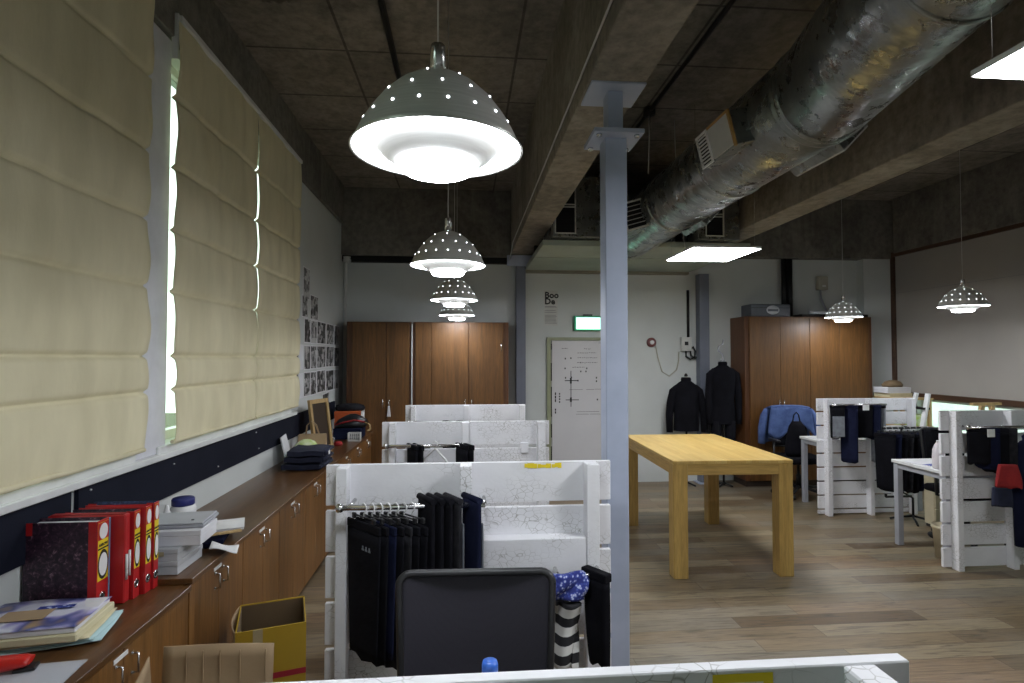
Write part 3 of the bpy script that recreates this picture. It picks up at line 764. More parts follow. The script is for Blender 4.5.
# ------------------------------------------------------------------ wardrobes
def wardrobe(label, x0, x1, yf, zt, doors, handles, depth=.42, stile=0.0, group=None):
    t = thing('wardrobe', label, 'wardrobe', (x0, yf, 0), group=group)
    W = x1-x0
    MB().bb(0, W, .012, depth, .08, zt, .003).obj('carcass', MAT['ward_dark'], t)
    MB().bb(.02, W-.02, .05, depth-.02, 0, .08).obj('plinth', MAT['plinth'], t)
    for i, (a, b) in enumerate(doors):
        d = MB().bb(a, b, -.008, .012, .085, zt-.012, .002).obj('door', MAT['ward'], t)
        for (hx_, hz) in handles.get(i, ()):
            MB().tube([(hx_, -.008, hz+.055), (hx_, -.03, hz+.05), (hx_, -.03, hz-.05), (hx_, -.008, hz-.055)], .005, 8).obj('handle', MAT['steel'], d)
    return t
wardrobe('narrow wooden wardrobe in the left corner with two unequal doors', -1.445, -.665, 7.0, 2.135, [(.07, .475), (.485, .76)], {0: [(.445, 1.12)], 1: [(.52, 1.12)]}, group='wooden wardrobes at the back left')
wardrobe('wide wooden wardrobe behind the far white partition and pendant lamp', -.640, .545, 7.0, 2.135, [(.03, .22), (.225, .68), (.69, 1.12)], {1: [(.645, 1.12)], 2: [(.725, 1.12), (1.09, 1.82)]}, group='wooden wardrobes at the back left')
tag(MB().bb(-.66, -.646, 6.985, 7.03, .0, 2.11, .002).obj('filler_strip', MAT['conduit']), 'pale strip between the two wooden wardrobes at the back left', 'strip')
wardrobe('tall four door wooden wardrobe with a grey case on top', 3.66, 5.43, 7.06, 2.235, [(.06, .475), (.48, .885), (.89, 1.295), (1.30, 1.715)], {0: [(.445, 1.08)], 1: [(.512, 1.08)], 2: [(1.262, 1.08)], 3: [(1.33, 1.08)]}, depth=.41)

# things on top of the right wardrobe
t = thing('storage_case', 'dark grey case with pale oval badge on the right wardrobe', 'case', (3.78, 7.26, 2.2355))
MB().bb(0, .55, -.14, .14, 0, .17, .015).obj('body', MAT['grey_case'], t)
MB().lathe([(0, 0), (.06, 0), (.06, .004), (0, .004)], 24).obj('badge', MAT['grey_box'], t, (.30, -.141, .09), (PI/2, 0, 0)).scale = (1.5, 1, 1)
MB().bb(.23, .37, -.148, -.1455, .07, .10).obj('badge_band', MAT['grey_case'], t)
MB().bb(0, .55, -.144, -.1405, .115, .122).obj('seam', MAT['black'], t)
tag(MB().box((0, 0, .02), (.95, .22, .04), None, .006).obj('flat_case', MAT['black'], loc=(4.98, 7.27, 2.2365)), 'thin black flat case lying on the right wardrobe', 'case')
tag(MB().tube([(-.33, 0, 0), (.33, 0, 0)], .026, 14).obj('paper_roll', MAT['grey_box'], loc=(4.98, 7.22, 2.303)), 'pale paper roll lying on the flat black case', 'roll')
t = thing('wall_box', 'small beige wall box with a grey cable above the right wardrobe', 'electrical box', (5.0, 7.47, 2.64))
MB().bb(-.07, .07, -.05, .03, 0, .19, .01).obj('housing', MAT['beige'], t)
MB().bb(-.02, .03, -.055, -.05, .04, .065).obj('indicator', MAT['label_white'], t)
MB().tube([(-.03, -.02, 0), (-.02, -.02, -.12), (.02, -.02, -.22), (.08, -.02, -.33)], .014, 8).obj('cable', MAT['desk_steel'], t)

# ------------------------------------------------------------------ door wall
d = bpy.data.objects.new('door_1', None); COL.objects.link(d); d.location = (1.10, 7.5, 0); d['kind'] = 'structure'
f = MB().bb(0, .05, -.045, .0, 0, 1.965).bb(.05, .89, -.045, .0, 1.925, 1.965).bb(.84, .89, -.045, 0, 0, 1.925)
f.obj('frame', MAT['frame_green'], d)
g = MB()
for a, b in ((1.80, 1.88), (1.38, 1.62), (.9, 1.3), (.62, .8), (.1, .5)): g.bb(.05, .064, -.03, 0, a, b)
g.obj('jamb_gap', MAT['dark'], d)
lf = MB().bb(.066, .836, -.035, -.004, .01, 1.92, .002).obj('leaf', MAT['door'], d)
ink = MB()
def st(px0, px1, py0, py1, w=.006):
    k = .205; X = lambda u: (540+u*k-549)*.01375+.03; Z = lambda v: 1.943-(330+v*k-339)*.01342
    a, b = X(px0), X(px1); c, e = Z(py0), Z(py1)
    if abs(b-a) < .012: a, b = (a+b)/2-w/2, (a+b)/2+w/2
    if abs(c-e) < .012: c, e = (c+e)/2+w/2, (c+e)/2-w/2
    ink.bb(a, b, -.0365, -.0352, min(c, e), max(c, e))
st(148, 148, 200, 375, .010); st(118, 184, 248, 248, .012); st(122, 186, 342, 342, .010)
st(143, 152, 235, 262); st(143, 152, 330, 352)
for r in ((140, 205, 292), (222, 262, 292), (265, 300, 290), (172, 235, 412), (240, 290, 412), (176, 285, 400)): st(r[0], r[1], r[2], r[2], .004)
for (x0, x1, yy) in ((180, 270, 112), (180, 276, 136), (178, 276, 160), (155, 215, 182), (104, 132, 90), (212, 246, 92)):
    u = x0
    while u < x1:
        q = random.uniform(4, 11); st(u, min(u+q, x1), yy-random.uniform(0, 2.5), yy+random.uniform(.5, 2.5), .006); u += q+random.uniform(2, 4)
for (u, v) in ((121, 140), (148, 138), (120, 188), (196, 203), (221, 203), (225, 188), (272, 234), (298, 246), (272, 251), (122, 234), (150, 232), (276, 341), (182, 248), (93, 312), (93, 325), (93, 338), (93, 352)): st(u-3, u+3, v-4, v+4, .01)
for (a, b) in ((305, 318), (321, 335), (338, 352), (384, 394), (397, 408)): st(70, 76, a, b, .01)
ink.obj('handwriting', MAT['ink'], lf)
MB().bb(.74, .836, -.075, -.036, 1.86, 1.90, .003).bb(.70, .76, -.055, -.045, 1.885, 1.895).obj('door_closer', MAT['desk_steel'], d)
MB().bb(.81, .832, -.06, -.036, .98, 1.12, .004).tube([(.82, -.06, 1.06), (.74, -.065, 1.06)], .008).obj('lever_handle', MAT['desk_steel'], d)
# exit sign
t = thing('exit_sign', 'green glowing exit sign above the grey door', 'sign', (1.655, 7.5, 2.055))
MB().bb(-.19, .19, -.075, 0, 0, .20, .006).obj('housing', MAT['green'], t)
MB().bb(-.165, .165, -.079, -.0755, .018, .178).obj('lit_panel', MAT['exit_glow'], t)
MB().bb(-.06, .06, -.06, 0, .2005, .222).obj('mount', MAT['black'], t)
# wall print "Boo De"
t = thing('wall_poster', 'grey Boo De lettering print on the wall left of the exit sign', 'poster', (1.065, 7.4985, 2.125))
def text(s, size, mat, parent, loc, rot, name='lettering', ext=.0006, bold=0.0, align='LEFT'):
    c = bpy.data.curves.new(name, 'FONT'); c.body = s; c.size = size; c.extrude = ext; c.offset = bold; c.align_x = align; c.resolution_u = 2
    tmp = bpy.data.objects.new('tmp', c); COL.objects.link(tmp)
    me = bpy.data.meshes.new_from_object(tmp.evaluated_get(bpy.context.evaluated_depsgraph_get()))
    bpy.data.objects.remove(tmp)
    o = bpy.data.objects.new(name, me); COL.objects.link(o); me.materials.clear(); me.materials.append(mat); o.parent = parent; o.location = loc; o.rotation_euler = rot
    return o
MB().bb(0, .185, -.001, .0, 0, .475).obj('sheet', plain('wall_print_grey', (.60, .60, .58), .8), t)
text('Boo', .115, MAT['ink'], t, (.008, -.002, .375), (PI/2, 0, 0), bold=.004)
text('De', .115, MAT['ink'], t, (.008, -.002, .29), (PI/2, 0, 0), bold=.004)
m = MB()
gy = plain('small_print_grey', (.33, .33, .34), .8)
for zz in (.255, .245, .20, .175, .135, .118, .10, .082, .064, .046, .028): m.bb(.01, .175-random.random()*.02, -.002, -.001, zz, zz+.008)
m.obj('small_print', gy, t)
# red manual call point + cord
t = thing('alarm_switch', 'round red and dark switch on the wall right of the blue column', 'switch', (2.545, 7.5, 1.90))
MB().lathe([(0, 0), (.065, 0), (.065, .03), (.05, .045), (0, .045)], 24).obj('body', plain('maroon_plastic', (.16, .05, .05), .5), t, (0, 0, 0), (PI/2, 0, 0))
MB().lathe([(0, .046), (.03, .046), (.03, .05), (0, .05)], 16).obj('button', MAT['label_white'], t, (0, 0, 0), (PI/2, 0, 0))
MB().tube([(.05, -.02, 0), (.09, -.012, -.2), (.15, -.012, -.40), (.25, -.012, -.46), (.35, -.012, -.38), (.38, -.012, -.27), (.388, -.012, -.13)], .0085, 6).obj('cord', MAT['beige'], t)
t = thing('isolator_switch', 'grey isolator box with black looped cable under a black conduit', 'electrical box', (3.02, 7.5, 1.78))
MB().bb(-.07, .07, -.08, 0, 0, .19, .008).obj('housing', MAT['louver'], t)
MB().bb(-.03, .02, -.085, -.08, .08, .13).obj('knob', MAT['ink'], t)
MB().tube([(.04, -.03, .19), (.04, -.03, .84)], .02, 8).obj('conduit', MAT['blackmetal'], t)
MB().tube([(.0, -.04, 0), (.0, -.05, -.07), (.06, -.05, -.11), (.12, -.05, -.08), (.13, -.05, 0), (.10, -.05, .06), (.06, -.05, .02), (.07, -.05, -.06), (.13, -.05, -.10), (.17, -.05, -.06)], .012, 8).obj('cable', MAT['blackmetal'], t)

# ------------------------------------------------------------------ right wall board
t = thing('wall_board', 'huge grey pinboard in a dark brown wood frame on the right wall', 'board', (5.985, 4.9, 1.155))
y0, y1 = -4.1, 2.49
MB().bb(-.01, .014, y0+.07, y1-.09, .07, 1.94).obj('cloth_panel', MAT['board'], t)
MB().bb(-.0115, -.0101, y0+.07, y1-.09, 1.43, 1.433).obj('panel_seam', MAT['grey_fab'], t)
f = MB().bb(-.04, .014, y0, y1, -.0, .07, .003).bb(-.04, .014, y0, y1, 1.94, 2.005, .003).bb(-.04, .014, y1-.09, y1, .07, 1.94, .003).bb(-.04, .014, y0, y0+.07, .07, 1.94, .003)
f.obj('frame', MAT['brown_frame'], t)

# ------------------------------------------------------------------ photo wall
XP = XL+.0015
K = 0
pm = [MAT['print_a'], MAT['print_b'], MAT['print_c']]
ordn = ['first', 'second', 'third', 'fourth', 'fifth', 'sixth', 'seventh']
def photo(yc, zc, w, h, label, k, pic=True, tilt=0):
    t = thing('wall_photo', label, 'printout', (XP, yc, zc), group='printed sheets pinned on the left wall', rot=(tilt, 0, 0))
    MB().bb(0, .0012, -w/2, w/2, -h/2, h/2).obj('sheet', MAT['paper'], t)
    if pic:
        MB().bb(.0013, .0019, -w/2+.012, w/2-.012, -h/2+.01, h/2-.01).obj('picture', pm[k % 3], t)
cols = [(5.37, .33, 1), (5.62, .10, 0), (5.83, .22, 1), (6.07, .23, 1), (6.39, .37, 1), (6.79, .37, 1), (7.13, .27, 1)]
tone = ['dark', 'grey', 'pale']
rows = [('upper', 1.965), ('middle', 1.70), ('lower', 1.43)]
k = 0
for rn, z in rows:
    for ci, (yc, w_, pic) in enumerate(cols):
        if ci == 1: continue
        kk = random.choice((0, 0, 1, 0, 1, 2)); 
        photo(yc, z+random.uniform(-.006, .006), w_, .25, '%s wall photo, %s of the three full rows, %s sheet from the blinds' % (tone[kk], rn, ordn[ci if ci < 1 else ci-1]), kk, True, random.uniform(-.012, .012))
photo(5.625, 1.70, .14, .245, 'blank white narrow sheet between the first photos of the middle row', 0, False)
photo(5.625, 1.42, .14, .245, 'blank white narrow sheet between the first photos of the lower row', 0, False)
photo(5.78, 2.44, .24, .32, 'topmost pale photo sheet alone on the left wall', 2)
photo(5.73, 2.205, .20, .22, 'grey photo sheet under the topmost one', 1)
photo(6.08, 2.22, .30, .26, 'dark photo sheet beside the second highest printout', 0)
photo(6.62, 1.19, .32, .20, 'pale photo sheet hanging lowest, by the orange box', 1, True, .05)

# ------------------------------------------------------------------ files on the low worktop
def file_(y0, th, xr, label, side, lean=0.0, hgt=.305, dep=.252, w_label=True, small=False, col='red'):
    t = thing('lever_arch_file', label, 'file', (xr, y0+th/2, TL), group='red lever arch files standing in a row', rot=(lean, 0, 0))
    c = MB().bb(-dep, -.004, -th/2, -th/2+.003, 0, hgt, .001).bb(-dep, -.004, th/2-.003, th/2, 0, hgt, .001)
    c.obj('cover_boards', MAT[side], t)
    MB().bb(-.0045, 0, -th/2, th/2, 0, hgt, .001).bb(-.03, -.0045, -th/2-.0006, -th/2, 0, hgt).obj('spine', MAT[col], t)
    MB().bb(-dep+.012, -.02, -th/2+.0045, th/2-.0045, .008, hgt-.012).obj('papers', MAT['paper'], t)
    if side != 'red':
        q = MB().bb(-dep-.001, -dep+.03, -th/2-.0008, -th/2-.0001, hgt-.045, hgt+.0005).obj('corner_patch', MAT[col], t)
    if w_label:
        a = th*.43
        lb = MB().bb(.0001, .0008, -a, a, .115, hgt-.008).obj('spine_label', MAT['yellow'], t)
        def disc(z, ry, rz_, x, mat, nm): 
            MB().loft([[(xx, ry*math.cos(2*PI*i/24), z+rz_*math.sin(2*PI*i/24)) for i in range(24)] for xx in (x, x+.0005)], True, False).obj(nm, mat, lb)
        MB().bb(.0009, .0012, -a, a, hgt-.072, hgt-.009).obj('label_top', MAT['red'], lb)
        disc(hgt-.042, a*.82, .029, .0014, MAT['label_white'], 'label_disc')
        disc(.172, a*1.0, .054, .0010, MAT['ink'], 'label_disc_border')
        disc(.172, a*.82, .042, .0017, MAT['label_white'], 'label_disc')
        MB().bb(.0009, .0012, -a, a, .228, .234).obj('label_stripe', MAT['ink'], lb)
        text('ARROW', .0135 if th > .05 else .0095, MAT['ink'], lb, (.0012, 0, .240), (PI/2, 0, PI/2), ext=.0002, bold=.0008, align='CENTER')
    MB().lathe([(.017, 0), (.017, .0015), (.010, .0015), (.010, 0)], 20, (0, 0, 0)).obj('finger_ring', MAT['steel'], t, (.0002, 0, .055), (0, PI/2, 0))
    MB().lathe([(0, 0), (.0098, 0), (.0098, .001), (0, .001)], 16).obj('finger_hole', MAT['ink'], t, (.0002, 0, .055), (0, PI/2, 0))
    return t
file_(2.176, .068, -1.332, 'front red lever arch file showing its dark marbled board', 'marble', hgt=.335)
tag(MB().bb(-.25, 0, 0, .011, 0, .330, .001).obj('folder', MAT['lightblue'], loc=(-1.335, 2.2475, TL)), 'thin light blue folder standing behind the marbled file', 'folder')
t = thing('ring_binder', 'plain red binder with white pens clipped on its spine', 'file', (-1.286, 2.281, TL))
MB().bb(-.28, 0, -.017, .017, 0, .335, .004).obj('cover', MAT['red'], t)
MB().bb(-.27, -.01, -.013, .013, .3352, .338).obj('paper_edge', MAT['red_fab'], t)
for dy, z0 in ((-.012, .09), (.006, .10)): MB().tube([(.005, dy, z0), (.005, dy, z0+.095)], .0045, 8).obj('pen', MAT['white_plastic'], t)
file_(2.303, .042, -1.275, 'red lever arch file standing just behind the plain red binder', 'marble', hgt=.338)
file_(2.350, .042, -1.258, 'red lever arch file second from the grey boxes', 'red', hgt=.342)
file_(2.396, .034, -1.250, 'red lever arch file with blue marbled board next to the grey boxes', 'bluemarble', hgt=.346)
# book stack
t = thing('magazine', 'thick pale magazine with blue and tan cover on the paper stack', 'magazine', (-1.42, 2.02, TL+.0535), math.radians(8))
MB().sheet(lambda u, v: ((u-.5)*.34, (v-.5)*.24, .021+.004*math.sin(u*5)*v), 14, 8, .001).obj('cover', MAT['magazine'], t)
MB().bb(-.165, .165, -.117, .117, 0, .019, .003).obj('pages', MAT['paper'], t)
MB().bb(-.10, .04, -.05, .03, .0262, .0268).obj('cover_picture', MAT['kraft'], t)
MB().bb(-.02, .09, .03, .055, .0262, .0268).obj('cover_stripe', MAT['floral'], t)
tag(MB().box((0, 0, .012), (.36, .25, .024), None, .003).obj('catalogue', MAT['cream_paper'], loc=(-1.425, 2.02, TL+.0285), rot=(0, 0, .12)), 'thick cream catalogue directly under the top magazine', 'catalogue')
def loose(name, label, c, sx, sy, rz, z, mat, curl=.006):
    m = MB().sheet(lambda u, v: ((u-.5)*sx, (v-.5)*sy, curl*max(0, u-.6)*2+.002*math.sin(6*v+u)), 12, 8, .0016)
    return tag(m.obj(name, mat, loc=(c[0], c[1], z), rot=(0, 0, rz)), label, 'paper')
loose('paper_sheet', 'pale cyan sheet at the very bottom of the magazine pile', (-1.385, 2.025, 0), .36, .22, .25, TL+.004, MAT['cyan_paper'])
loose('paper_sheet', 'cyan sheet jutting out under the cream catalogue', (-1.395, 2.035, 0), .36, .22, .15, TL+.012, MAT['cyan_paper'])
loose('paper_sheet', 'cream sheet between the cyan sheets and the catalogue', (-1.41, 2.025, 0), .36, .23, .20, TL+.0195, MAT['cream_paper'])
t = thing('paper_sheet', 'plastic sleeve with white papers lying near the front edge of the low worktop', 'paper', (-1.34, 1.70, TL+.001), .1)
MB().bb(-.19, .19, -.13, .12, 0, .002).obj('papers', MAT['paper'], t)
MB().bb(-.2, .2, -.14, .135, .003, .0036).obj('clear_sleeve', MAT['sleeve'], t)
t = thing('tape_dispenser', 'red tape dispenser lying on papers at the left photo edge', 'tape dispenser', (-1.385, 1.785, TL+.0055), .3)
MB().loft([ell(x_, 0, 0, .001, .001) for x_ in ()] or [[(x_, .028*math.cos(a), .026+r_*math.sin(a)) for a in [2*PI*i/14 for i in range(14)]] for x_, r_ in ((-.09, .014), (-.05, .024), (0, .026), (.05, .020), (.085, .016), (.10, .008))]).obj('body', MAT['red_plastic'], t)
MB().lathe([(.018, -.012), (.034, -.012), (.034, .012), (.018, .012), (.018, -.012)], 24).obj('tape_roll', MAT['tape'], t, (-.045, -.03, .036), (PI/2, 0, 0))
MB().bb(.06, .115, -.02, .02, .0, .010, .002).obj('black_base', MAT['black'], t)
tag(MB().tube([(-.05, 0, .008), (.05, 0, .008)], .008, 10).obj('glue_stick', MAT['white_plastic'], loc=(-1.39, 1.715, TL+.0055), rot=(0, 0, .1)), 'white glue stick beside the red tape dispenser', 'glue')

# boxes and bottle on the high worktop
def carton(name, label, c, s, mat, rz=0, cat='box', group=None, extra=None):
    t = thing(name, label, cat, c, rz, group)
    MB().bb(-s[0]/2, s[0]/2, -s[1]/2, s[1]/2, 0, s[2]*.62, .002).obj('base', mat, t)
    MB().bb(-s[0]/2-.002, s[0]/2+.002, -s[1]/2-.002, s[1]/2+.002, s[2]*.62+.0005, s[2], .002).obj('lid', mat, t)
    return t
BG = 'pale boxes stacked on the worktop'
b = carton('card_box', 'pale grey box at the bottom of the stack beside the files', (-1.325, 2.585, TH_), (.26, .22, .056), MAT['grey_box'], 0, group=BG)
b = carton('card_box', 'pale grey box with a gold label, middle of the stack', (-1.325, 2.585, TH_+.0565), (.26, .22, .052), MAT['grey_box'], 0, group=BG)
MB().bb(.045, .075, -.1135, -.1122, .022, .04).obj('gold_label', MAT['tape'], b)
b = carton('card_box', 'long white box overhanging on top of the grey box stack', (-1.275, 2.59, TH_+.1095), (.30, .18, .065), MAT['paper'], .06, group=BG)
t = thing('laptop', 'closed grey flat folder case on top of the white box', 'folder', (-1.29, 2.62, TH_+.1755), .1)
MB().bb(-.16, .16, -.10, .10, 0, .014, .003).obj('body', plain('grey_folder', (.36, .37, .41), .5), t)
MB().bb(-.155, .155, -.095, .095, .0145, .022, .003).obj('flap', plain('grey_folder_flap', (.42, .43, .47), .5), t)
MB().lathe([(0, 0), (.006, 0), (.006, .002), (0, .002)], 12, (.10, -.05, .0222)).obj('stud', MAT['ink'], t)
t = thing('supplement_bottle', 'white plastic tub with a navy lid behind the grey boxes', 'bottle', (-1.455, 3.06, TH_))
MB().lathe([(0, 0), (.056, 0), (.060, .006), (.060, .13), (.053, .142), (.05, .145), (0, .145)], 32).obj('body', MAT['white_plastic'], t)
MB().lathe([(.0605, .03), (.0605, .12)], 32).obj('label_wrap', MAT['paper'], t)
MB().lathe([(0, .1455), (.052, .1455), (.054, .15), (.054, .174), (.05, .181), (0, .181)], 32).obj('lid', MAT['navy_plastic'], t)
m = MB()
for k in range(4): m.bb(.0, .03-.004*k, -.0628, -.0612, .055+k*.014, .062+k*.014)
m.obj('label_print', MAT['grey_fab'], t)
t = thing('glue_bottle', 'small white bottle with pointed cap beside the navy lid tub', 'bottle', (-1.47, 2.93, TH_))
MB().lathe([(0, 0), (.026, 0), (.028, .01), (.028, .12), (.012, .15), (.008, .175), (0, .178)], 20).obj('body', MAT['white_plastic'], t)
tag(MB().sheet(lambda u, v: ((u-.5)*.20, (v-.5)*.24, .016+.014*math.sin(7*u+3*v)*math.sin(PI*u)), 14, 12, .022).obj('folded_cloth', MAT['navy_fab'], loc=(-1.27, 2.90, TH_+.012), rot=(0, 0, .2)), 'navy folded cloth under the loose notebooks', 'cloth')
t = thing('notebook', 'white notebook lying tilted on the navy cloth', 'notebook', (-1.225, 2.95, TH_+.055), .35)
MB().bb(-.11, .11, -.085, .085, 0, .012, .002).obj('pages', MAT['paper'], t)
MB().bb(-.112, .112, -.087, .087, .0122, .014).obj('cover', MAT['label_white'], t)
t = thing('ruler', 'tan wooden ruler along the front of the white notebook', 'ruler', (-1.20, 2.825, TH_+.055), .5)
MB().bb(-.12, .12, -.014, .014, 0, .008, .001).obj('strip', MAT['pine'], t)
tag(MB().sheet(lambda u, v: ((u-.5)*.12, (v-.5)*.10, .006*math.sin(5*u+2*v)), 8, 6, .002).obj('receipt', MAT['label_white'], loc=(-1.118, 2.745, TH_+.022), rot=(0, .25, .3)), 'crumpled white slip hanging out below the notebook', 'paper')

# far end of the counter
for i, (z, lb) in enumerate(((0, 'bottom pair of folded dark jeans on the long worktop'), (.056, 'middle pair of folded dark jeans in the pile'), (.112, 'top pair of folded dark jeans in the pile, white tag hanging'))):
    t = thing('folded_jeans', lb, 'jeans', (-1.30+.01*i, 4.80, TH_+z+.002), .05*i-.05, 'folded jeans piled on the worktop')
    def fz(u, v, i=i): return ((u-.5)*(.30-.01*i), (v-.5)*.36, .024+.004*math.sin(9*u+i)+.003*math.sin(8*v+2*i))
    MB().sheet(fz, 14, 12, .036).obj('denim', MAT['dark_denim'], t)
    MB().tube([(.15, -.17, .022), (.153, 0, .026), (.15, .17, .022)], .014, 8).obj('fold', MAT['dark_denim'], t)
    if i == 2: MB().bb(.166, .168, -.10, -.04, .0, .03).obj('tag', MAT['label_white'], t)
t = thing('paper_board', 'white board leaning on the navy pinboard beside the kraft bag', 'board', (-1.50, 4.99, TH_), 0, rot=(0, math.radians(-14), .15))
MB().bb(-.006, .006, -.13, .13, 0, .24, .002).obj('panel', MAT['paper'], t)
t = thing('paper_bag', 'brown kraft paper bag with rope handles', 'bag', (-1.40, 5.33, TH_), .1)
MB().loft([[(-.12, -.055, 0), (.12, -.055, 0), (.12, .055, 0), (-.12, .055, 0)], [(-.125, -.06, .10), (.125, -.06, .10), (.12, .05, .10), (-.12, .05, .10)], [(-.12, -.02, .20), (.12, -.02, .20), (.12, .02, .20), (-.12, .02, .20)]], True, False).obj('body', MAT['kraft'], t)
for s_ in (-1, 1): MB().tube([(-.06, .02*s_, .19), (-.05, .025*s_, .28), (-.01, .03*s_, .32), (.03, .025*s_, .28), (.06, .02*s_, .19)], .004, 6).obj('rope_handle', MAT['kraft'], t)
tag(MB().loft([ell(0, 0, z, rx, ry_, 18, z*40, .07) for z, rx, ry_ in ((0, .10, .07), (.05, .12, .085), (.11, .11, .075), (.16, .07, .05), (.18, .03, .02))]).obj('wrapped_parcel', MAT['lime'], loc=(-1.40, 5.13, TH_)), 'lime green patterned wrap in front of the kraft bag', 'wrap')
t = thing('picture_frame', 'pale wooden frame with dark panel standing upright on the worktop', 'picture frame', (-1.37, 5.62, TH_+.003), 0, rot=(math.radians(-8), 0, math.radians(72)))
f = MB().bb(-.16, -.125, -.015, .015, 0, .50, .003).bb(.125, .16, -.015, .015, 0, .50, .003).bb(-.125, .125, -.015, .015, 0, .04, .003).bb(-.125, .125, -.015, .015, .46, .50, .003)
f.obj('frame', MAT['pine'], t)
MB().bb(-.125, .125, .0, .01, .04, .46).obj('panel', plain('dark_brown_panel', (.035, .022, .014), .4), t)
t = thing('storage_box', 'navy storage box by the wardrobe with black bag on it', 'box', (-1.30, 6.50, TH_), .02)
MB().bb(-.15, .15, -.16, .16, 0, .10, .004).obj('body', MAT['navy_fab'], t)
MB().bb(-.153, .153, -.163, .163, .1005, .118, .004).obj('lid', MAT['navy_fab'], t)
t = thing('wire_basket', 'small pale slotted basket beside the navy storage box', 'basket', (-1.195, 6.24, TH_), .05)
m = MB().bb(-.065, .065, -.045, .045, 0, .006)
for k in range(7): m.bb(-.065+k*.0205, -.060+k*.0205, -.045, -.041, .006, .085).bb(-.065+k*.0205, -.060+k*.0205, .041, .045, .006, .085)
m.bb(-.067, .067, -.047, -.043, .08, .088).bb(-.067, .067, .043, .047, .08, .088)
m.bb(-.067, -.061, -.043, .043, .006, .088).bb(.061, .067, -.043, .043, .006, .088).bb(-.061, .061, -.0465, -.0455, .045, .05)
m.obj('body', MAT['conduit'], t)
t = thing('shoulder_bag', 'black and red slouched bag on the navy storage box', 'bag', (-1.29, 6.48, TH_+.1195), .1)
MB().loft([ell(0, 0, 0, .17, .10, 18, 0, .04), ell(.01, 0, .04, .185, .11, 18, 1, .05), ell(.02, 0, .09, .15, .085, 18, 2, .06), ell(.03, 0, .13, .08, .05, 18, 0, .05), ell(.03, 0, .15, .03, .02, 18)]).obj('body', MAT['leather'], t)
MB().tube([(-.15, -.10, .04), (-.05, -.125, .07), (.06, -.115, .09), (.16, -.06, .06)], .009, 8).obj('red_piping', MAT['red_fab'], t)
MB().tube([(.15, -.03, .06), (.215, -.06, .03), (.225, -.07, -.02), (.20, -.12, -.03)], .010, 8).obj('tan_strap', MAT['pine'], t)
t = thing('display_box', 'orange box standing at the far end of the worktop', 'box', (-1.36, 6.79, TH_), 0)
MB().bb(-.155, .155, -.10, .09, 0, .275, .003).obj('body', MAT['orange'], t)
MB().bb(.15, .157, -.102, .09, 0, .277, .001).obj('white_edge', MAT['label_white'], t)
tag(MB().loft([ell(0, 0, z, rx, ry, 18, z*40, .04) for z, rx, ry in ((0, .16, .08), (.03, .175, .088), (.065, .16, .075), (.08, .10, .05))]).obj('fabric_bundle', MAT['charcoal_fab'], loc=(-1.36, 6.80, TH_+.278)), 'dark grey fabric bundle on top of the orange box', 'cloth')
t = thing('mug', 'small white and red mug in front of the navy storage box', 'mug', (-1.43, 6.05, TH_))
MB().lathe([(0, 0), (.034, 0), (.036, .01), (.036, .085), (.031, .085), (.031, .012), (0, .012)], 24).obj('body', MAT['white_plastic'], t)
MB().lathe([(.0365, .03), (.0365, .06)], 24).obj('red_band', MAT['red_plastic'], t)
MB().tube([(.034, 0, .07), (.06, 0, .06), (.06, 0, .03), (.034, 0, .02)], .005, 8).obj('handle', MAT['white_plastic'], t)
t = thing('spray_can', 'green capped jar between the frame and the navy box', 'jar', (-1.44, 5.88, TH_))
MB().lathe([(0, 0), (.03, 0), (.032, .005), (.032, .11), (.026, .125), (0, .125)], 20).obj('body', MAT['white_plastic'], t)
MB().lathe([(0, .1255), (.02, .1255), (.02, .15), (0, .15)], 16).obj('cap', MAT['lime'], t)
tag(MB().lathe([(0, 0), (.04, 0), (.045, .02), (.03, .04), (0, .045)], 20).obj('pincushion', MAT['red_fab'], loc=(-1.30, 5.93, TH_)), 'round dark red pincushion in front of the wooden frame', 'pincushion')
tag(MB().sheet(lambda u, v: (.004*math.sin(4*v), (u-.5)*(.02+.03*(1-v)), (v-1)*.13), 4, 8, .006).obj('hanging_key_tag', MAT['paper'], loc=(-.925, 6.955, 1.10), rot=(0, 0, PI/2)), 'white tag hanging from the narrow wardrobe handle', 'tag')

# ------------------------------------------------------------------ cardboard boxes on the floor
t = thing('cardboard_box', 'yellow open cardboard box with red tape before the sideboard', 'box', (-.853, 2.60, 0), math.radians(17))
W_, D_, H_ = .29, .29, .50
th = .005
m = MB().bb(-W_/2, W_/2, 0, th, .0, H_).bb(-W_/2, W_/2, D_-th, D_, 0, H_+.004).bb(-W_/2, -W_/2+th, th, D_-th, 0, H_).bb(W_/2-th, W_/2, th, D_-th, 0, H_).bb(-W_/2+th, W_/2-th, th, D_-th, 0, th)
m.obj('walls', MAT['yellow_card'], t)
i_ = .0005
m = MB().bb(-W_/2+th+i_, W_/2-th-i_, D_-th-.002, D_-th-i_, th, H_-.002).bb(-W_/2+th+i_, -W_/2+th+.002, th+.002, D_-th-.003, th, H_-.002).bb(W_/2-th-.002, W_/2-th-i_, th+.002, D_-th-.003, th, H_-.002).bb(-W_/2+th+i_, W_/2-th-i_, th+i_, th+.002, th, H_-.004)
m.obj('lining', MAT['kraft_in'], t)
MB().bb(-.075, -.035, -.0015, -.0002, .30, H_+.001).obj('clear_tape', MAT['tape'], t)
MB().bb(.02, .055, -.0015, -.0002, .0, .20).obj('clear_tape', MAT['tape'], t)
MB().bb(-W_/2, W_/2, -.002, -.0004, .275, .30).obj('red_tape', MAT['redtape'], t)
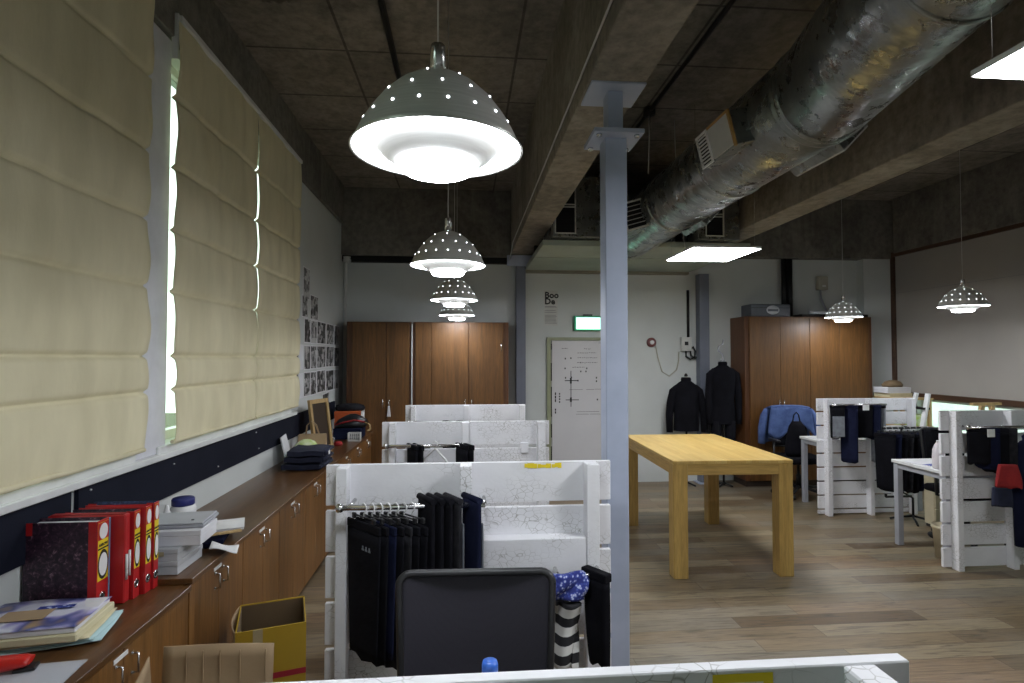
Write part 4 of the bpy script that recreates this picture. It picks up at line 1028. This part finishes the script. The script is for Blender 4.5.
MB().sheet(lambda u, v: (-W_/2-.003-.022*math.sin(PI*u)*v**2, .004+(D_-.008)*u, .25+(H_-.25)*v), 10, 8, .004).obj('bulging_side', MAT['kraft'], t)
t = thing('cardboard_box', 'plain brown cardboard box with its back flap raised, at the photo bottom', 'box', (-.845, 1.61, 0), math.radians(-1))
W_, D_, H_ = .37, .40, .46
m = MB().bb(-W_/2, W_/2, 0, th, .0, H_).bb(-W_/2, W_/2, D_-th, D_, 0, H_).bb(-W_/2, -W_/2+th, th, D_-th, 0, H_).bb(W_/2-th, W_/2, th, D_-th, 0, H_).bb(-W_/2+th, W_/2-th, th, D_-th, 0, th)
m.obj('walls', MAT['kraft'], t)
fl = MB().sheet(lambda u, v: ((u-.5)*(W_-.004), D_-.003+.02*v, H_+.252*v+.004*math.sin(u*3)), 10, 6, .005).obj('back_flap', MAT['kraft'], t)
m = MB()
for q in (.22, .37, .52, .70, .93): m.bb(-W_/2+q*W_-.0012, -W_/2+q*W_+.0012, D_+.004, D_+.0075, H_+.02, H_+.24)
m.obj('crease_pattern', MAT['kraft'], fl)
MB().sheet(lambda u, v: (-W_/2-.012-.02*v, .02+(D_-.03)*u, H_+.235*v*u), 8, 6, .004).obj('side_flap', MAT['kraft'], t)
MB().sheet(lambda u, v: (W_/2+.19*v, .02+(D_-.04)*u, H_-.06*v), 6, 4, .004).obj('side_flap', MAT['kraft'], t)

# ------------------------------------------------------------------ office chair
def office_chair(label, loc, rz, seat_mat='black_fab', meshback=True, arms=True, seat_h=.47, back_top=1.0, bw=.52, group='black office chairs'):
    """front of the chair points to -Y"""
    t = thing('office_chair', label, 'chair', loc, rz, group)
    for k in range(5):
        a = 2*PI*k/5+.3
        e = Vector((math.cos(a)*.29, math.sin(a)*.29, .075))
        lg = MB().tube([(math.cos(a)*.03, math.sin(a)*.03, .11), tuple((Vector((0, 0, .11))+e)/2+Vector((0, 0, .005))), tuple(e)], [.024, .020, .015], 8).obj('base_leg', MAT['black'], t)
        MB().lathe([(0, -.022), (.026, -.022), (.028, -.01), (.028, .01), (.026, .022), (0, .022)], 16).obj('caster', MAT['black'], lg, (e.x, e.y, .029), (PI/2, 0, a))
    MB().tube([(0, 0, .09), (0, 0, .25), (0, 0, .26), (0, 0, seat_h-.07)], [.03, .03, .018, .018], 12).obj('gas_column', MAT['blackmetal'], t)
    MB().bb(-.12, .12, -.12, .15, seat_h-.08, seat_h-.051, .006).obj('mechanism', MAT['black'], t)
    MB().box((0, -.02, seat_h-.015), (.49, .47, .07), None, .025).obj('seat', MAT[seat_mat], t)
    zb = seat_h+.10; hb = back_top-zb; yb = .24
    def bx(u, v):
        x = (u-.5)*bw*(1-.06*(1-v))
        return (x, yb+.05*v-.06*(1-(2*u-1)**2)*.0+.035*(2*u-1)**2*-1, zb+hb*v)
    def outline(s, off=0):
        # rounded rectangle walked once
        pts = []
        r = .035
        w2, z0, z1 = bw/2, zb, back_top
        for cx_, cz_, a0 in ((w2-r, z1-r, 0), (-w2+r, z1-r, PI/2), (-w2*.94+r, z0+r, PI), (w2*.94-r, z0+r, 1.5*PI)):
            for i in range(6):
                a = a0+PI/2*i/5
                x = cx_+r*math.cos(a); z = cz_+r*math.sin(a); v = (z-zb)/hb; uu = x/bw+.5
                pts.append((x, yb+.05*v-.035*(2*uu-1)**2, z))
        return pts
    P = outline(0)
    fr = MB().tube(P+[P[0]], .0125, 8, False).obj('back_frame', MAT['black'], t)
    if meshback:
        m = MB(); bm = m.bm
        c = bm.verts.new((0, yb+.025, (zb+back_top)/2)); 
        def pt(u, v): 
            x = (u-.5)*(bw-.012)
            z = zb+.004+(hb-.008)*v
            # pull corners in to follow the rounded frame
            r = .035; w2 = bw/2-.006; ax = abs(x)-(w2-r); 
            zt_ = (z-(back_top-r)); zl = ((zb+r)-z)
            for zz in (zt_, zl):
                if ax > 0 and zz > 0:
                    d_ = math.hypot(ax, zz)
                    if d_ > r:
                        ax2 = ax*r/d_; zz2 = zz*r/d_
                        x = math.copysign(w2-r+ax2, x); z = back_top-r+zz2 if zz is zt_ else zb+r-zz2
            vv = (z-zb)/hb; uu = x/bw+.5
            return (x, yb+.05*vv-.035*(2*uu-1)**2-.004, z)
        m.bm.free(); m = MB(); m.sheet(pt, 24, 24, .0025); m.obj('backrest', MAT['mesh'], t)
    else:
        MB().sheet(lambda u, v: ((u-.5)*(bw-.02), yb+.05*v-.035*(2*u-1)**2-.008, zb+.008+(hb-.016)*v), 12, 12, .035).obj('backrest', MAT['black_fab'], t)
    MB().tube([(0, .10, seat_h-.06), (0, .22, seat_h-.055), (0, yb+.03, seat_h+.02), (0, yb+.035, seat_h+.16)], .02, 8).obj('back_support', MAT['black'], t)
    if arms:
        for s_ in (-1, 1):
            a_ = MB().tube([(s_*.20, .02, seat_h-.065), (s_*.285, .02, seat_h-.05), (s_*.29, .02, seat_h+.19)], .014, 8).obj('armrest', MAT['black'], t)
            MB().box((s_*.29, 0, seat_h+.205), (.06, .24, .025), None, .01).obj('arm_pad', MAT['black'], a_)
    return t
office_chair('black mesh office chair in front between the two nearest white partitions', (.03, 1.62, 0), math.radians(-2), arms=False, bw=.505, back_top=.985)
office_chair('black office chair behind the desk of the right edge partition', (4.66, 4.89, 0), .05, meshback=False, back_top=1.0, bw=.44)
oc = office_chair('black office chair wearing the blue denim jacket', (4.10, 6.625, 0), math.radians(-6), meshback=False, back_top=1.01, bw=.44)

# desks
def desk(label, x0, x1, y0, y1, z, cable=False):
    t = thing('desk', label, 'desk', ((x0+x1)/2, (y0+y1)/2, 0), 0, 'white topped desks behind the partitions')
    a, b = (x1-x0)/2, (y1-y0)/2
    MB().bb(-a, a, -b, b, z-.028, z, .003).obj('desktop', MAT['white_trim'], t)
    for sx in (-1, 1):
        for sy in (-1, 1): 
            MB().bb(*sorted((sx*(a-.012), sx*(a-.062))), *sorted((sy*(b-.012), sy*(b-.062))), 0, z-.0285, .002).obj('leg', MAT['desk_steel'], t)
    m = MB()
    for sy in (-1, 1): m.bb(-a+.062, a-.062, *sorted((sy*(b-.02), sy*(b-.05))), z-.075, z-.0285)
    for sx in (-1, 1): m.bb(*sorted((sx*(a-.02), sx*(a-.05))), -b+.062, b-.062, z-.075, z-.0285)
    m.obj('underframe', MAT['desk_steel'], t)
    return t
desk('grey legged desk behind the partition with grey and navy garments', 3.95, 5.05, 5.815, 6.355, .765) 
desk('grey legged desk behind the right edge partition', 3.90, 5.06, 4.275, 4.86, .765)
desk('white desk behind the nearest partition with the blue capped bottle', -.50, .60, .83, 1.42, .75)
# water bottle on the near desk
t = thing('water_bottle', 'clear water bottle with bright blue cap on the near desk', 'bottle', (.058, 1.29, .7505))
m_, n_, b_ = nt('clear_bottle'); b_.inputs['Base Color'].default_value = (.75, .85, .92, 1); b_.inputs['Roughness'].default_value = .08; b_.inputs['Alpha'].default_value = .4
MB().lathe([(0, 0), (.032, 0), (.036, .008), (.036, .15), (.03, .18), (.016, .205), (.016, .214), (0, .214)], 28).obj('body', m_, t)
MB().lathe([(0, .2145), (.0185, .2145), (.0185, .252), (.0165, .260), (0, .260)], 24).obj('cap', MAT['blue_plastic'], t)
MB().lathe([(.0187, .2145), (.0187, .219)], 24).obj('cap_ring', MAT['white_plastic'], t)

# desk items right
t = thing('paper_sheet', 'papers on the desk behind the right edge partition', 'paper', (4.03, 4.60, .7655), .2)
MB().bb(-.10, .10, -.14, .14, 0, .004).obj('sheets', MAT['paper'], t)
MB().bb(-.09, .02, -.10, -.02, .0042, .0048).obj('blue_print', MAT['floral'], t)
t = thing('plastic_jug', 'rounded white plastic jug on the right edge desk beside the partition end', 'jug', (3.955, 4.40, .7655))
MB().lathe([(0, 0), (.04, 0), (.045, .01), (.046, .10), (.042, .16), (.028, .20), (.018, .215), (0, .22)], 24).obj('body', plain('pinkish_white_plastic', (.78, .74, .78), .4), t)
MB().lathe([(0, .2205), (.014, .2205), (.014, .235), (0, .235)], 16).obj('cap', MAT['white_plastic'], t)
t = thing('paper_sheet', 'papers on the desk beside the denim jacket chair', 'paper', (4.08, 6.12, .7655), .1)
MB().bb(-.10, .10, -.11, .11, 0, .004).obj('sheets', MAT['paper'], t)
tag(MB().bb(-.05, .05, -.04, .04, 0, .10, .01).obj('tape_holder', MAT['navy_fab'], loc=(4.16, 6.05, .7702)), 'small navy holder standing on the papers by the slatted partition', 'holder')
t = thing('waste_bin', 'cream waste bin under the right edge desk', 'bin', (4.06, 4.46, 0))
MB().lathe([(0, 0), (.075, 0), (.095, .26), (.10, .265), (.10, .275), (.092, .275), (.072, .008), (0, .008)], 28).obj('body', MAT['cream'], t)
MB().lathe([(.096, .25), (.103, .252), (.103, .278), (.096, .28)], 28).obj('rim', MAT['cream'], t)
t = thing('drawer_pedestal', 'cream metal pedestal standing behind the right edge desk', 'pedestal', (4.715, 5.283, 0), 0)
MB().bb(-.08, .08, -.06, .06, .03, .52, .006).obj('body', MAT['cream'], t)
for k in range(3): MB().bb(-.075, .075, -.072, -.0605, .05+k*.155, .195+k*.155, .003).obj('drawer', MAT['cream'], t)
MB().bb(-.07, .07, -.05, .05, 0, .03).obj('plinth', MAT['black'], t)

# ------------------------------------------------------------------ garments
def garment(name, label, cat, loc, ang, w, L, th, mat, group=None, taper=.82, wb=True, wbmat=None, slant=0, rip=.10, print_=False):
    """cloth hanging from loc (top middle); ang turns its width away from the X axis"""
    t = thing(name, label, cat, loc, ang, group)
    rings = []
    nz = 12; ph = random.random()*6
    z0 = .035 if wb else 0
    for i in range(nz+1):
        q = i/nz; z = -z0-(L-z0)*q
        ww = w/2*(1-(1-taper)*q)
        tt = th/2*(1.0+.25*math.sin(PI*q))
        cx = slant*q
        r = []
        n = 28
        for k in range(n):
            a = 2*PI*k/n
            ca, sa = math.cos(a), math.sin(a)
            x = ww*math.copysign(abs(ca)**.45, ca); y = tt*math.copysign(abs(sa)**.6, sa)
            y += rip*th*math.sin(9*x/w+ph+1.5*q)*(.3+q)
            r.append((x+cx, y, z+(.012*math.sin(11*x/w+ph) if i == nz else 0)))
        rings.append(r)
    MB().loft(rings).obj('cloth', mat, t)
    if wb: MB().box((0, 0, -.017), (w*1.005, th*1.05, .034), None, .004).obj('waistband', wbmat or mat, t)
    if print_:
        m = MB()
        for k in range(3): m.bb(.0+k*.022, .014+k*.022, -th/2-.0028, -th/2-.0016, -.105, -.098).bb(.003+k*.022, .011+k*.022, -th/2-.0028, -th/2-.0016, -.097, -.088)
        m.obj('print', MAT['grey_fab'], t)
    return t
def hanger(label, loc, ang, group, drop=.045, w=.16, mat='white_plastic', low='black'):
    t = thing('clip_hanger', label, 'hanger', loc, ang, group)
    pts = [(.0, 0, -drop), (0, 0, -.012)]
    pts += [(.0+.017*math.sin(a), 0, .012-.017*math.cos(a)-.0+.0) for a in [k*PI/6 for k in range(1, 9)]]
    MB().tube(pts, .0028, 6).obj('hook', MAT[mat], t)
    MB().tube([(-w/2, 0, -drop), (w/2, 0, -drop)], .0035, 6).obj('bar', MAT[low], t)
    for s_ in (-1, 1): MB().box((s_*w*.42, 0, -drop-.004), (.018, .012, .022), None, .002).obj('clip', MAT[low], t)
    return t
# partition behind the mesh chair: seven trousers on white clip hangers
RY, RZ = 2.245, 1.112
A = math.radians(-47)
HG = 'white clip hangers on the rail behind the mesh chair'; TG = 'dark trousers on white clip hangers behind the mesh chair'
wd = ['first', 'second', 'third', 'fourth', 'fifth', 'sixth', 'last']
for k in range(7):
    xx = -.392+.031*k
    lab = 'frontmost wide black trousers with small grey print on the waist, left rail end' if k == 0 else '%s dark trousers counted from the left rail end, on white hanger' % wd[k]
    hanger('%s white clip hanger from the left on the rail behind the mesh chair' % wd[k], (xx, RY-.001, RZ-.0133), A, HG, drop=.024)
    garment('trousers', lab, 'trousers', (xx, RY-.001, RZ-.056), A-.02*k, .225, (.52, .53, .51, .55, .50, .48, .52)[k], .012, MAT[('black_fab', 'black_fab', 'navy_fab', 'black_fab', 'charcoal_fab', 'black_fab', 'black_fab')[k]], TG, print_=(k == 0), rip=.07)
DG = 'dark garments folded over the rail behind the mesh chair'
for k, (xx, L, mt, lb) in enumerate(((-.150, .34, 'black_fab', 'black garment over the rail right next to the white hangers'), (-.116, .36, 'black_fab', 'second black garment over the rail right of the white hangers'),
                            (-.082, .33, 'black_fab', 'third black garment over the rail right of the white hangers'), (-.047, .40, 'charcoal_fab', 'charcoal garment with pale hem over the rail'), (.028, .40, 'navy_fab', 'lone navy garment over the right end of the rail'))):
    g_ = garment('folded_garment', lb, 'garment', (xx, RY, RZ+.028), math.radians(-60), .13, L, .022, MAT[mt], DG, taper=.95, wb=False, rip=.05)
    MB().tube([(-.065, 0, 0), (.065, 0, 0)], .013, 10).obj('fold_over', MAT[mt], g_)
    if k >= 3: MB().box((.0, .020, -.22), (.11, .006, .26), None, .002).obj('inner_layer', MAT['grey_fab'], g_)
tag(MB().sheet(lambda u, v: (.02*math.sin(5*v)+(u-.5)*(.17+.03*v), .05*(u-.5)+.014*math.sin(9*u+4*v), -.105*v), 14, 10, .03).obj('shorts', MAT['floral'], loc=(.385, 2.22, .842), rot=(0, 0, -.1)), 'blue floral shorts hanging on the short rail right of the mesh chair', 'shorts')
tag(MB().sheet(lambda u, v: ((u-.5)*(.10-.03*v), .02*math.sin(7*u+3*v)+.012*math.sin(5*v), -.25*v), 12, 14, .03).obj('striped_top', MAT['stripe'], loc=(.405, 2.235, .725), rot=(0, 0, -.2)), 'black and white striped top hanging below the blue floral shorts', 'top')
garment('trousers', 'dark trousers hanging on the short rail beside the right post', 'trousers', (.527, 2.238, .845), math.radians(-55), .13, .36, .04, MAT['black_fab'], taper=.72, slant=.02, rip=.1)
# second partition
for k, (xx, lb) in enumerate(((-.355, 'black trousers left of the empty white hanger on the second far rail'), (-.02, 'black trousers right of the empty white hanger on the second far rail'))):
    for j in range(2):
        garment('trousers', lb if j == 0 else lb.replace('black trousers', 'black trousers paired behind those'), 'trousers', (xx+.04*j, 3.868, 1.105), math.radians(-64), .17, .55, .022, MAT['black_fab'], 'black trousers on the second far rail', taper=.9, rip=.05)
t = thing('clip_hanger', 'empty white curved hanger on the second far rail', 'hanger', (-.20, 3.869, 1.096), -.5)
MB().tube([(0, 0, -.02), (0, 0, -.005)]+[(.016*math.sin(a), 0, .012-.016*math.cos(a)) for a in [q*PI/6 for q in range(1, 9)]], .003, 6).obj('hook', MAT['white_plastic'], t)
MB().tube([(-.13, 0, -.16), (-.08, 0, -.09), (0, 0, -.02), (.08, 0, -.09), (.13, 0, -.16)], .008, 8).obj('shoulders', MAT['white_plastic'], t)
# third partition
for k, (xx, lb) in enumerate(((-.40, 'black garment at the left of the farthest rail'), (-.15, 'black garment in the middle of the farthest rail'), (.0, 'black garment at the right of the farthest rail'))):
    garment('folded_garment', lb, 'garment', (xx, 5.305, 1.098), math.radians((-25, -60, -30)[k]), .17, .5, .05, MAT['black_fab'], 'black garments on the farthest rail', taper=.95)

# right partitions
def hg(xx, y, z, ang, w, L, th, mat, lb, nm='trousers', cat='trousers', grp=None, **kw):
    return garment(nm, lb, cat, (xx, y, z), ang, w, L, th, MAT[mat], grp, **kw)
ry, rz_ = 5.66, 1.19
GR = 'garments on the rail by the denim jacket chair'
g_ = hg(3.945, ry, rz_-.002, -.12, .15, .335, .03, 'black_fab', 'short grey fronted leggings at the left of the slatted partition rail', taper=.95, grp=GR)
MB().box((.0, -.022, -.225), (.125, .006, .215), None, .002).obj('grey_panel', MAT['grey_fab'], g_)
hg(4.075, ry+.0, rz_-.002, -.95, .17, .60, .03, 'navy_fab', 'long navy leggings beside the grey fronted ones', taper=.95, grp=GR)
hg(4.245, ry, rz_+.0, -.45, .16, .345, .03, 'black_fab', 'black shorts with white tag on the slatted partition rail', 'shorts', 'shorts', taper=.95, grp=GR)
t = thing('hanging_tag', 'white tag hung on the black shorts of the slatted partition', 'tag', (4.235, 5.618, 1.135))
MB().bb(-.035, .035, -.004, 0, 0, .06).obj('card', MAT['label_white'], t)
hg(4.335, ry, rz_+.0, -1.0, .17, .36, .03, 'navy_fab', 'dark blue leggings next to the tagged black shorts', taper=.95, grp=GR)
hg(4.40, ry+.0, rz_-.0, -1.0, .15, .62, .03, 'grey_fab', 'grey patterned leggings at the right end of the slatted partition rail', taper=.95, grp=GR, wbmat=MAT['black_fab'])
# garment stand in front of it
t = thing('garment_stand', 'black garment stand at the right end of the slatted partition', 'garment rack', (4.565, 5.47, 0))
MB().tube([(-.26, 0, .965), (.29, 0, .965)], .011, 10).obj('rail', MAT['blackmetal'], t)
MB().tube([(.057, 0, .05), (.057, 0, .24), (.057, .135, .27), (.057, .135, .93), (.057, .12, .965), (.057, .0, .965)], .012, 10).obj('upright', MAT['blackmetal'], t)
MB().tube([(-.24, 0, .26), (.04, 0, .26)], .012, 8).tube([(-.24, 0, .26), (-.24, 0, .29)], .012, 8).obj('side_arm', MAT['blackmetal'], t)
for k in range(4):
    a = PI/4+k*PI/2+.3
    MB().tube([(.05, 0, .06), (.05+.12*math.cos(a), .12*math.sin(a), .035), (.05+.2*math.cos(a), .2*math.sin(a), .012)], .011, 8).obj('foot', MAT['blackmetal'], t)
for k in range(8):
    xx = 4.325+.066*k
    nm_ = ('first', 'second', 'third', 'fourth', 'fifth', 'sixth', 'seventh', 'eighth')[k]
    hanger('%s hanger from the left on the black garment stand' % nm_, (xx, 5.469, .9517), math.radians(-70), 'hangers on the black garment stand', .024, .15, 'conduit')
    garment('trousers', '%s dark trousers from the left on the black garment stand' % nm_, 'trousers', (xx, 5.469, .909), math.radians(-66), .21, .58+.02*math.sin(5*k), .024, MAT[('black_fab', 'navy_fab', 'black_fab', 'charcoal_fab')[k % 4]], 'dark trousers on the black garment stand', rip=.06)
# right edge partition
ry, rz_ = 4.09, 1.148
GR = 'garments on the right edge rail'
hg(4.015, ry, rz_-.004, -.55, .15, .28, .022, 'black_fab', 'black shorts at the left of the right edge rail', 'shorts', 'shorts', taper=.98, rip=.05, grp=GR)
hg(4.085, ry, rz_-.004, -.75, .16, .31, .022, 'navy_fab', 'navy shorts behind the white tag on the right edge rail', 'shorts', 'shorts', taper=.98, rip=.05, grp=GR)
hg(4.155, ry, rz_-.004, -.75, .17, .34, .022, 'black_fab', 'black shorts beside the navy ones on the right edge rail', 'shorts', 'shorts', taper=.98, rip=.05, grp=GR)
hg(4.225, ry, rz_-.004, -.75, .17, .36, .022, 'charcoal_fab', 'charcoal shorts above the red garment', 'shorts', 'shorts', taper=.98, rip=.05, grp=GR)
t = thing('hanging_tag', 'white tag on the navy shorts of the right edge rail', 'tag', (4.03, 4.00, 1.085))
MB().bb(-.03, .03, -.004, 0, 0, .06).obj('card', MAT['label_white'], t)
hg(4.15, 3.985, .875, -.15, .13, .17, .04, 'red_fab', 'red crumpled garment below the dark shorts at the right edge', 'hanging_garment', 'garment', taper=1.5, rip=.25, wb=False)
hg(4.10, 3.99, .70, -.15, .13, .14, .035, 'dark_denim', 'blue denim piece hanging below the red garment', 'hanging_denim', 'garment', taper=1.1, rip=.15, wb=False)
def jacket(name, label, loc, rz, mat, w=.40, L=.62, d=.16, sl=.55, collar=True, zt=0, cat='jacket', spread=.06, group=None, front=None):
    t = thing(name, label, cat, loc, rz, group)
    h = w/2
    prof = [(0, .06, .05), (-.025, .10, .055), (-.05, h*.75, .06), (-.09, h*.97, .07), (-.16, h, d/2), (-.32, h*.97, d/2), (-.48, h*.92, d/2*.95), (-L, h*.95, d/2*.95)]
    MB().loft([ell(0, 0, z, rx, ry_, 24, z*9, .025, 7) for z, rx, ry_ in prof], False).obj('body', mat, t)
    for s_ in (-1, 1):
        pts = [(s_*(h*.66), 0, -.075), (s_*(h*.96), 0, -.135), (s_*(h+spread*.6), -.01, -.30), (s_*(h+spread), -.015, -.44), (s_*(h+spread), -.02, -.075-sl)]
        MB().tube(pts, [.035, .055, .055, .048, .042], 14).obj('sleeve', mat, t)
    if collar: MB().lathe([(.062, -.012), (.066, .02), (.058, .045), (.052, .045), (.054, 0)], 20).obj('collar', mat, t)
    if front: MB().box((0, -d/2-.004, -.34), (.17, .012, .5), None, .004).obj('front_panel', front, t)
    return t
j = jacket('jacket', 'dark navy jacket hanging at the right end of the right edge rail', (4.475, 4.068, 1.10), -.06, MAT['navy_fab'], .24, .60, .10, .80, False, spread=.03)
MB().tube([(0, 0, -.02), (0, 0, .05), (0, .01, .067), (0, .03, .070), (0, .042, .055)], .003, 6).obj('hook', MAT['white_plastic'], j)

# denim jacket over the chair
CHX, CHY, CHR = 4.10, 6.625, math.radians(-6)
t = thing('denim_jacket', 'blue denim jacket draped over the office chair back', 'jacket', (CHX, CHY, 0), CHR)
def dj(u, v):
    return ((u-.5)*(.50+.12*v), .345-.035*(2*u-1)**2+.012*math.sin(13*u+5*v), 1.062-.02*(2*u-1)**4-.46*v+.012*math.sin(9*u)*v)
MB().sheet(dj, 22, 14, .02).obj('back', MAT['denim'], t)
MB().sheet(lambda u, v: ((u-.5)*(.50+.10*v), .205-.02*v-.035*(2*u-1)**2+.010*math.sin(12*u+4*v), 1.062-.02*(2*u-1)**4-(.30+.10*math.sin(7*u))*v), 20, 10, .016).obj('front_fold', MAT['denim'], t)
MB().sheet(lambda u, v: ((u-.5)*.50, .205+.14*v-.035*(2*u-1)**2, 1.064-.02*(2*u-1)**4+.014*math.sin(PI*v)), 16, 6, .016).obj('shoulder_fold', MAT['denim'], t)
for s_ in (-1, 1):
    MB().tube([(s_*.275, .25, 1.03), (s_*.31, .24, .95), (s_*.345, .22, .80), (s_*.355, .22, .60)], [.03, .048, .05, .044], 12).obj('sleeve', MAT['denim'], t)
t = thing('shoulder_bag', 'black bag standing on the seat in front of the denim jacket', 'bag', (CHX-.05, CHY-.05, .4915))
MB().loft([ell(0, 0, z, rx, ry_, 20, z*10, .03) for z, rx, ry_ in ((0, .12, .06), (.05, .145, .07), (.24, .13, .06), (.36, .10, .045), (.42, .06, .02))]).obj('body', MAT['black_fab'], t)
MB().tube([(-.05, 0, .40), (-.03, .0, .50), (.0, .0, .53), (.03, .0, .50), (.05, 0, .40)], .008, 8).obj('strap', MAT['black_fab'], t)

# mannequins against the wall
def stand(t, h, px=0):
    MB().tube([(px, .02, .02), (px, .02, h)], .014, 10).obj('pole', MAT['blackmetal'], t)
    for k in range(4):
        a = PI/4+k*PI/2
        MB().tube([(px, .02, .05), (px+.13*math.cos(a), .02+.10*math.sin(a), .012)], .012, 8).obj('foot', MAT['blackmetal'], t)
t = thing('dress_form', 'low black dress form stand holding the black jacket by the wall', 'mannequin', (2.922, 7.20, 0))
stand(t, 1.43)
MB().loft([ell(0, .02, z, rx, ry_, 18) for z, rx, ry_ in ((.80, .10, .05), (.95, .11, .055), (1.15, .11, .05), (1.24, .09, .045), (1.29, .045, .03), (1.37, .022, .022))]).obj('torso', MAT['charcoal_fab'], t)
MB().lathe([(0, 1.44), (.02, 1.44), (.024, 1.46), (.012, 1.48), (0, 1.485)], 14, (0, .02, 0)).obj('neck_knob', MAT['blackmetal'], t)
jk = jacket('jacket', 'short black jacket on the low dress form beside the wardrobe', (2.922, 7.22, 1.385), 0, MAT['black_fab'], .36, .66, .20, .60, True, spread=.055)
t = thing('mannequin', 'tall mannequin stand with hanging hook between the blue column and wardrobe', 'mannequin', (3.395, 7.13, 0))
stand(t, 1.62)
MB().tube([(0, .02, 1.60), (0, .02, 1.72), (-.03, .02, 1.76), (-.06, .02, 1.78), (-.055, .02, 1.84), (.0, .02, 1.87), (.015, .02, 1.93)], .012, 8).obj('hook', MAT['desk_steel'], t)
MB().lathe([(0, 1.62), (.028, 1.62), (.034, 1.635), (.028, 1.66), (0, 1.665)], 18, (0, .02, 0)).obj('neck_cap', MAT['desk_steel'], t)
t = thing('jumpsuit', 'long black jumpsuit on the tall mannequin beside the wardrobe', 'jumpsuit', (3.395, 7.13, 1.60))
prof = [(0, .05, .045), (-.03, .09, .055), (-.06, .15, .065), (-.12, .185, .08), (-.30, .165, .085), (-.48, .145, .075), (-.62, .165, .085), (-.78, .165, .085)]
MB().loft([ell(0, .02, z, rx, ry_, 24, z*5, .02, 5) for z, rx, ry_ in prof], False).obj('body', MAT['black_fab'], t)
for s_ in (-1, 1):
    MB().tube([(s_*.115, .02, -.07), (s_*.175, .015, -.13), (s_*.205, 0, -.40), (s_*.20, -.01, -.66), (s_*.195, -.02, -.78)], [.034, .052, .045, .038, .034], 14).obj('sleeve', MAT['black_fab'], t)
    MB().tube([(s_*.095, .02, -.74), (s_*.095, .02, -1.0), (s_*.09, .025, -1.25), (s_*.08, .03, -1.40)], [.072, .065, .055, .048], 14).obj('trouser_leg', MAT['black_fab'], t)
MB().lathe([(.055, -.01), (.06, .02), (.05, .04), (.045, .035)], 18, (0, .02, 0)).obj('collar', MAT['black_fab'], t)

# ------------------------------------------------------------------ clutter behind the slatted partitions
t = thing('shelf_rack', 'low wooden rack against the right pillar behind the slatted partition', 'shelf', (5.70, 6.95, 0))
for sx in (-1, 1):
    for sy in (-1, 1): MB().bb(*sorted((sx*.20, sx*.165)), *sorted((sy*.30, sy*.265)), 0, 1.155).obj('leg', MAT['pine'], t)
for z in (.35, .80, 1.155): MB().bb(-.22, .22, -.31, .31, z, z+.022, .002).obj('shelf_board', MAT['pine'], t)
WX = 'boxes on the wooden rack by the right pillar'
b = carton('card_box', 'pale flat box lying on the wooden rack by the right pillar', (5.66, 7.0, 1.1775), (.34, .26, .05), MAT['cream_paper'], .1, group=WX)
b = carton('card_box', 'white box on top of the pale flat box by the right pillar', (5.64, 6.99, 1.228), (.34, .24, .075), MAT['paper'], .05, group=WX)
tag(MB().loft([ell(0, 0, z, rx, ry_, 18, z*30, .08) for z, rx, ry_ in ((0, .12, .08), (.03, .14, .09), (.07, .10, .06), (.09, .04, .03))]).obj('cloth_heap', MAT['kraft_in'], loc=(5.66, 7.0, 1.3035)), 'brown crumpled cloth on the white box by the right pillar', 'cloth')
b = carton('card_box', 'yellow green carton on the lower shelf of the wooden rack', (5.74, 6.80, .8225), (.30, .22, .14), MAT['lime'], .1, group=WX)
t = thing('folding_stool', 'white and black folding steps leaning at the wooden rack', 'steps', (5.16, 6.12, 0), 0)
MB().bar((-.02, 0, .02), (.27, .05, 1.27), .05, .028).obj('side_rail', MAT['white_trim'], t)
MB().bar((-.02, .26, .02), (.27, .22, 1.27), .05, .028).obj('side_rail', MAT['white_trim'], t)
for k in range(4):
    q = .2+.22*k; MB().bar((-.02+.29*q, .03, .02+1.25*q), (-.02+.29*q, .235, .02+1.25*q), .09, .025).obj('tread', MAT['black'], t)
t = thing('timber_stand', 'pale timber trestle beside the window under the wall board', 'trestle', (5.70, 5.70, 0), .1)
MB().bar((0, -.25, 0), (0, -.05, 1.17), .04).obj('leg', MAT['pine'], t)
MB().bar((0, .25, 0), (0, .05, 1.17), .04).obj('leg', MAT['pine'], t)
MB().bar((0, -.17, .5), (0, .17, .5), .03).obj('brace', MAT['pine'], t)
MB().bar((-.2, 0, 1.185), (.18, 0, 1.185), .04, .03).obj('top_rail', MAT['pine'], t)
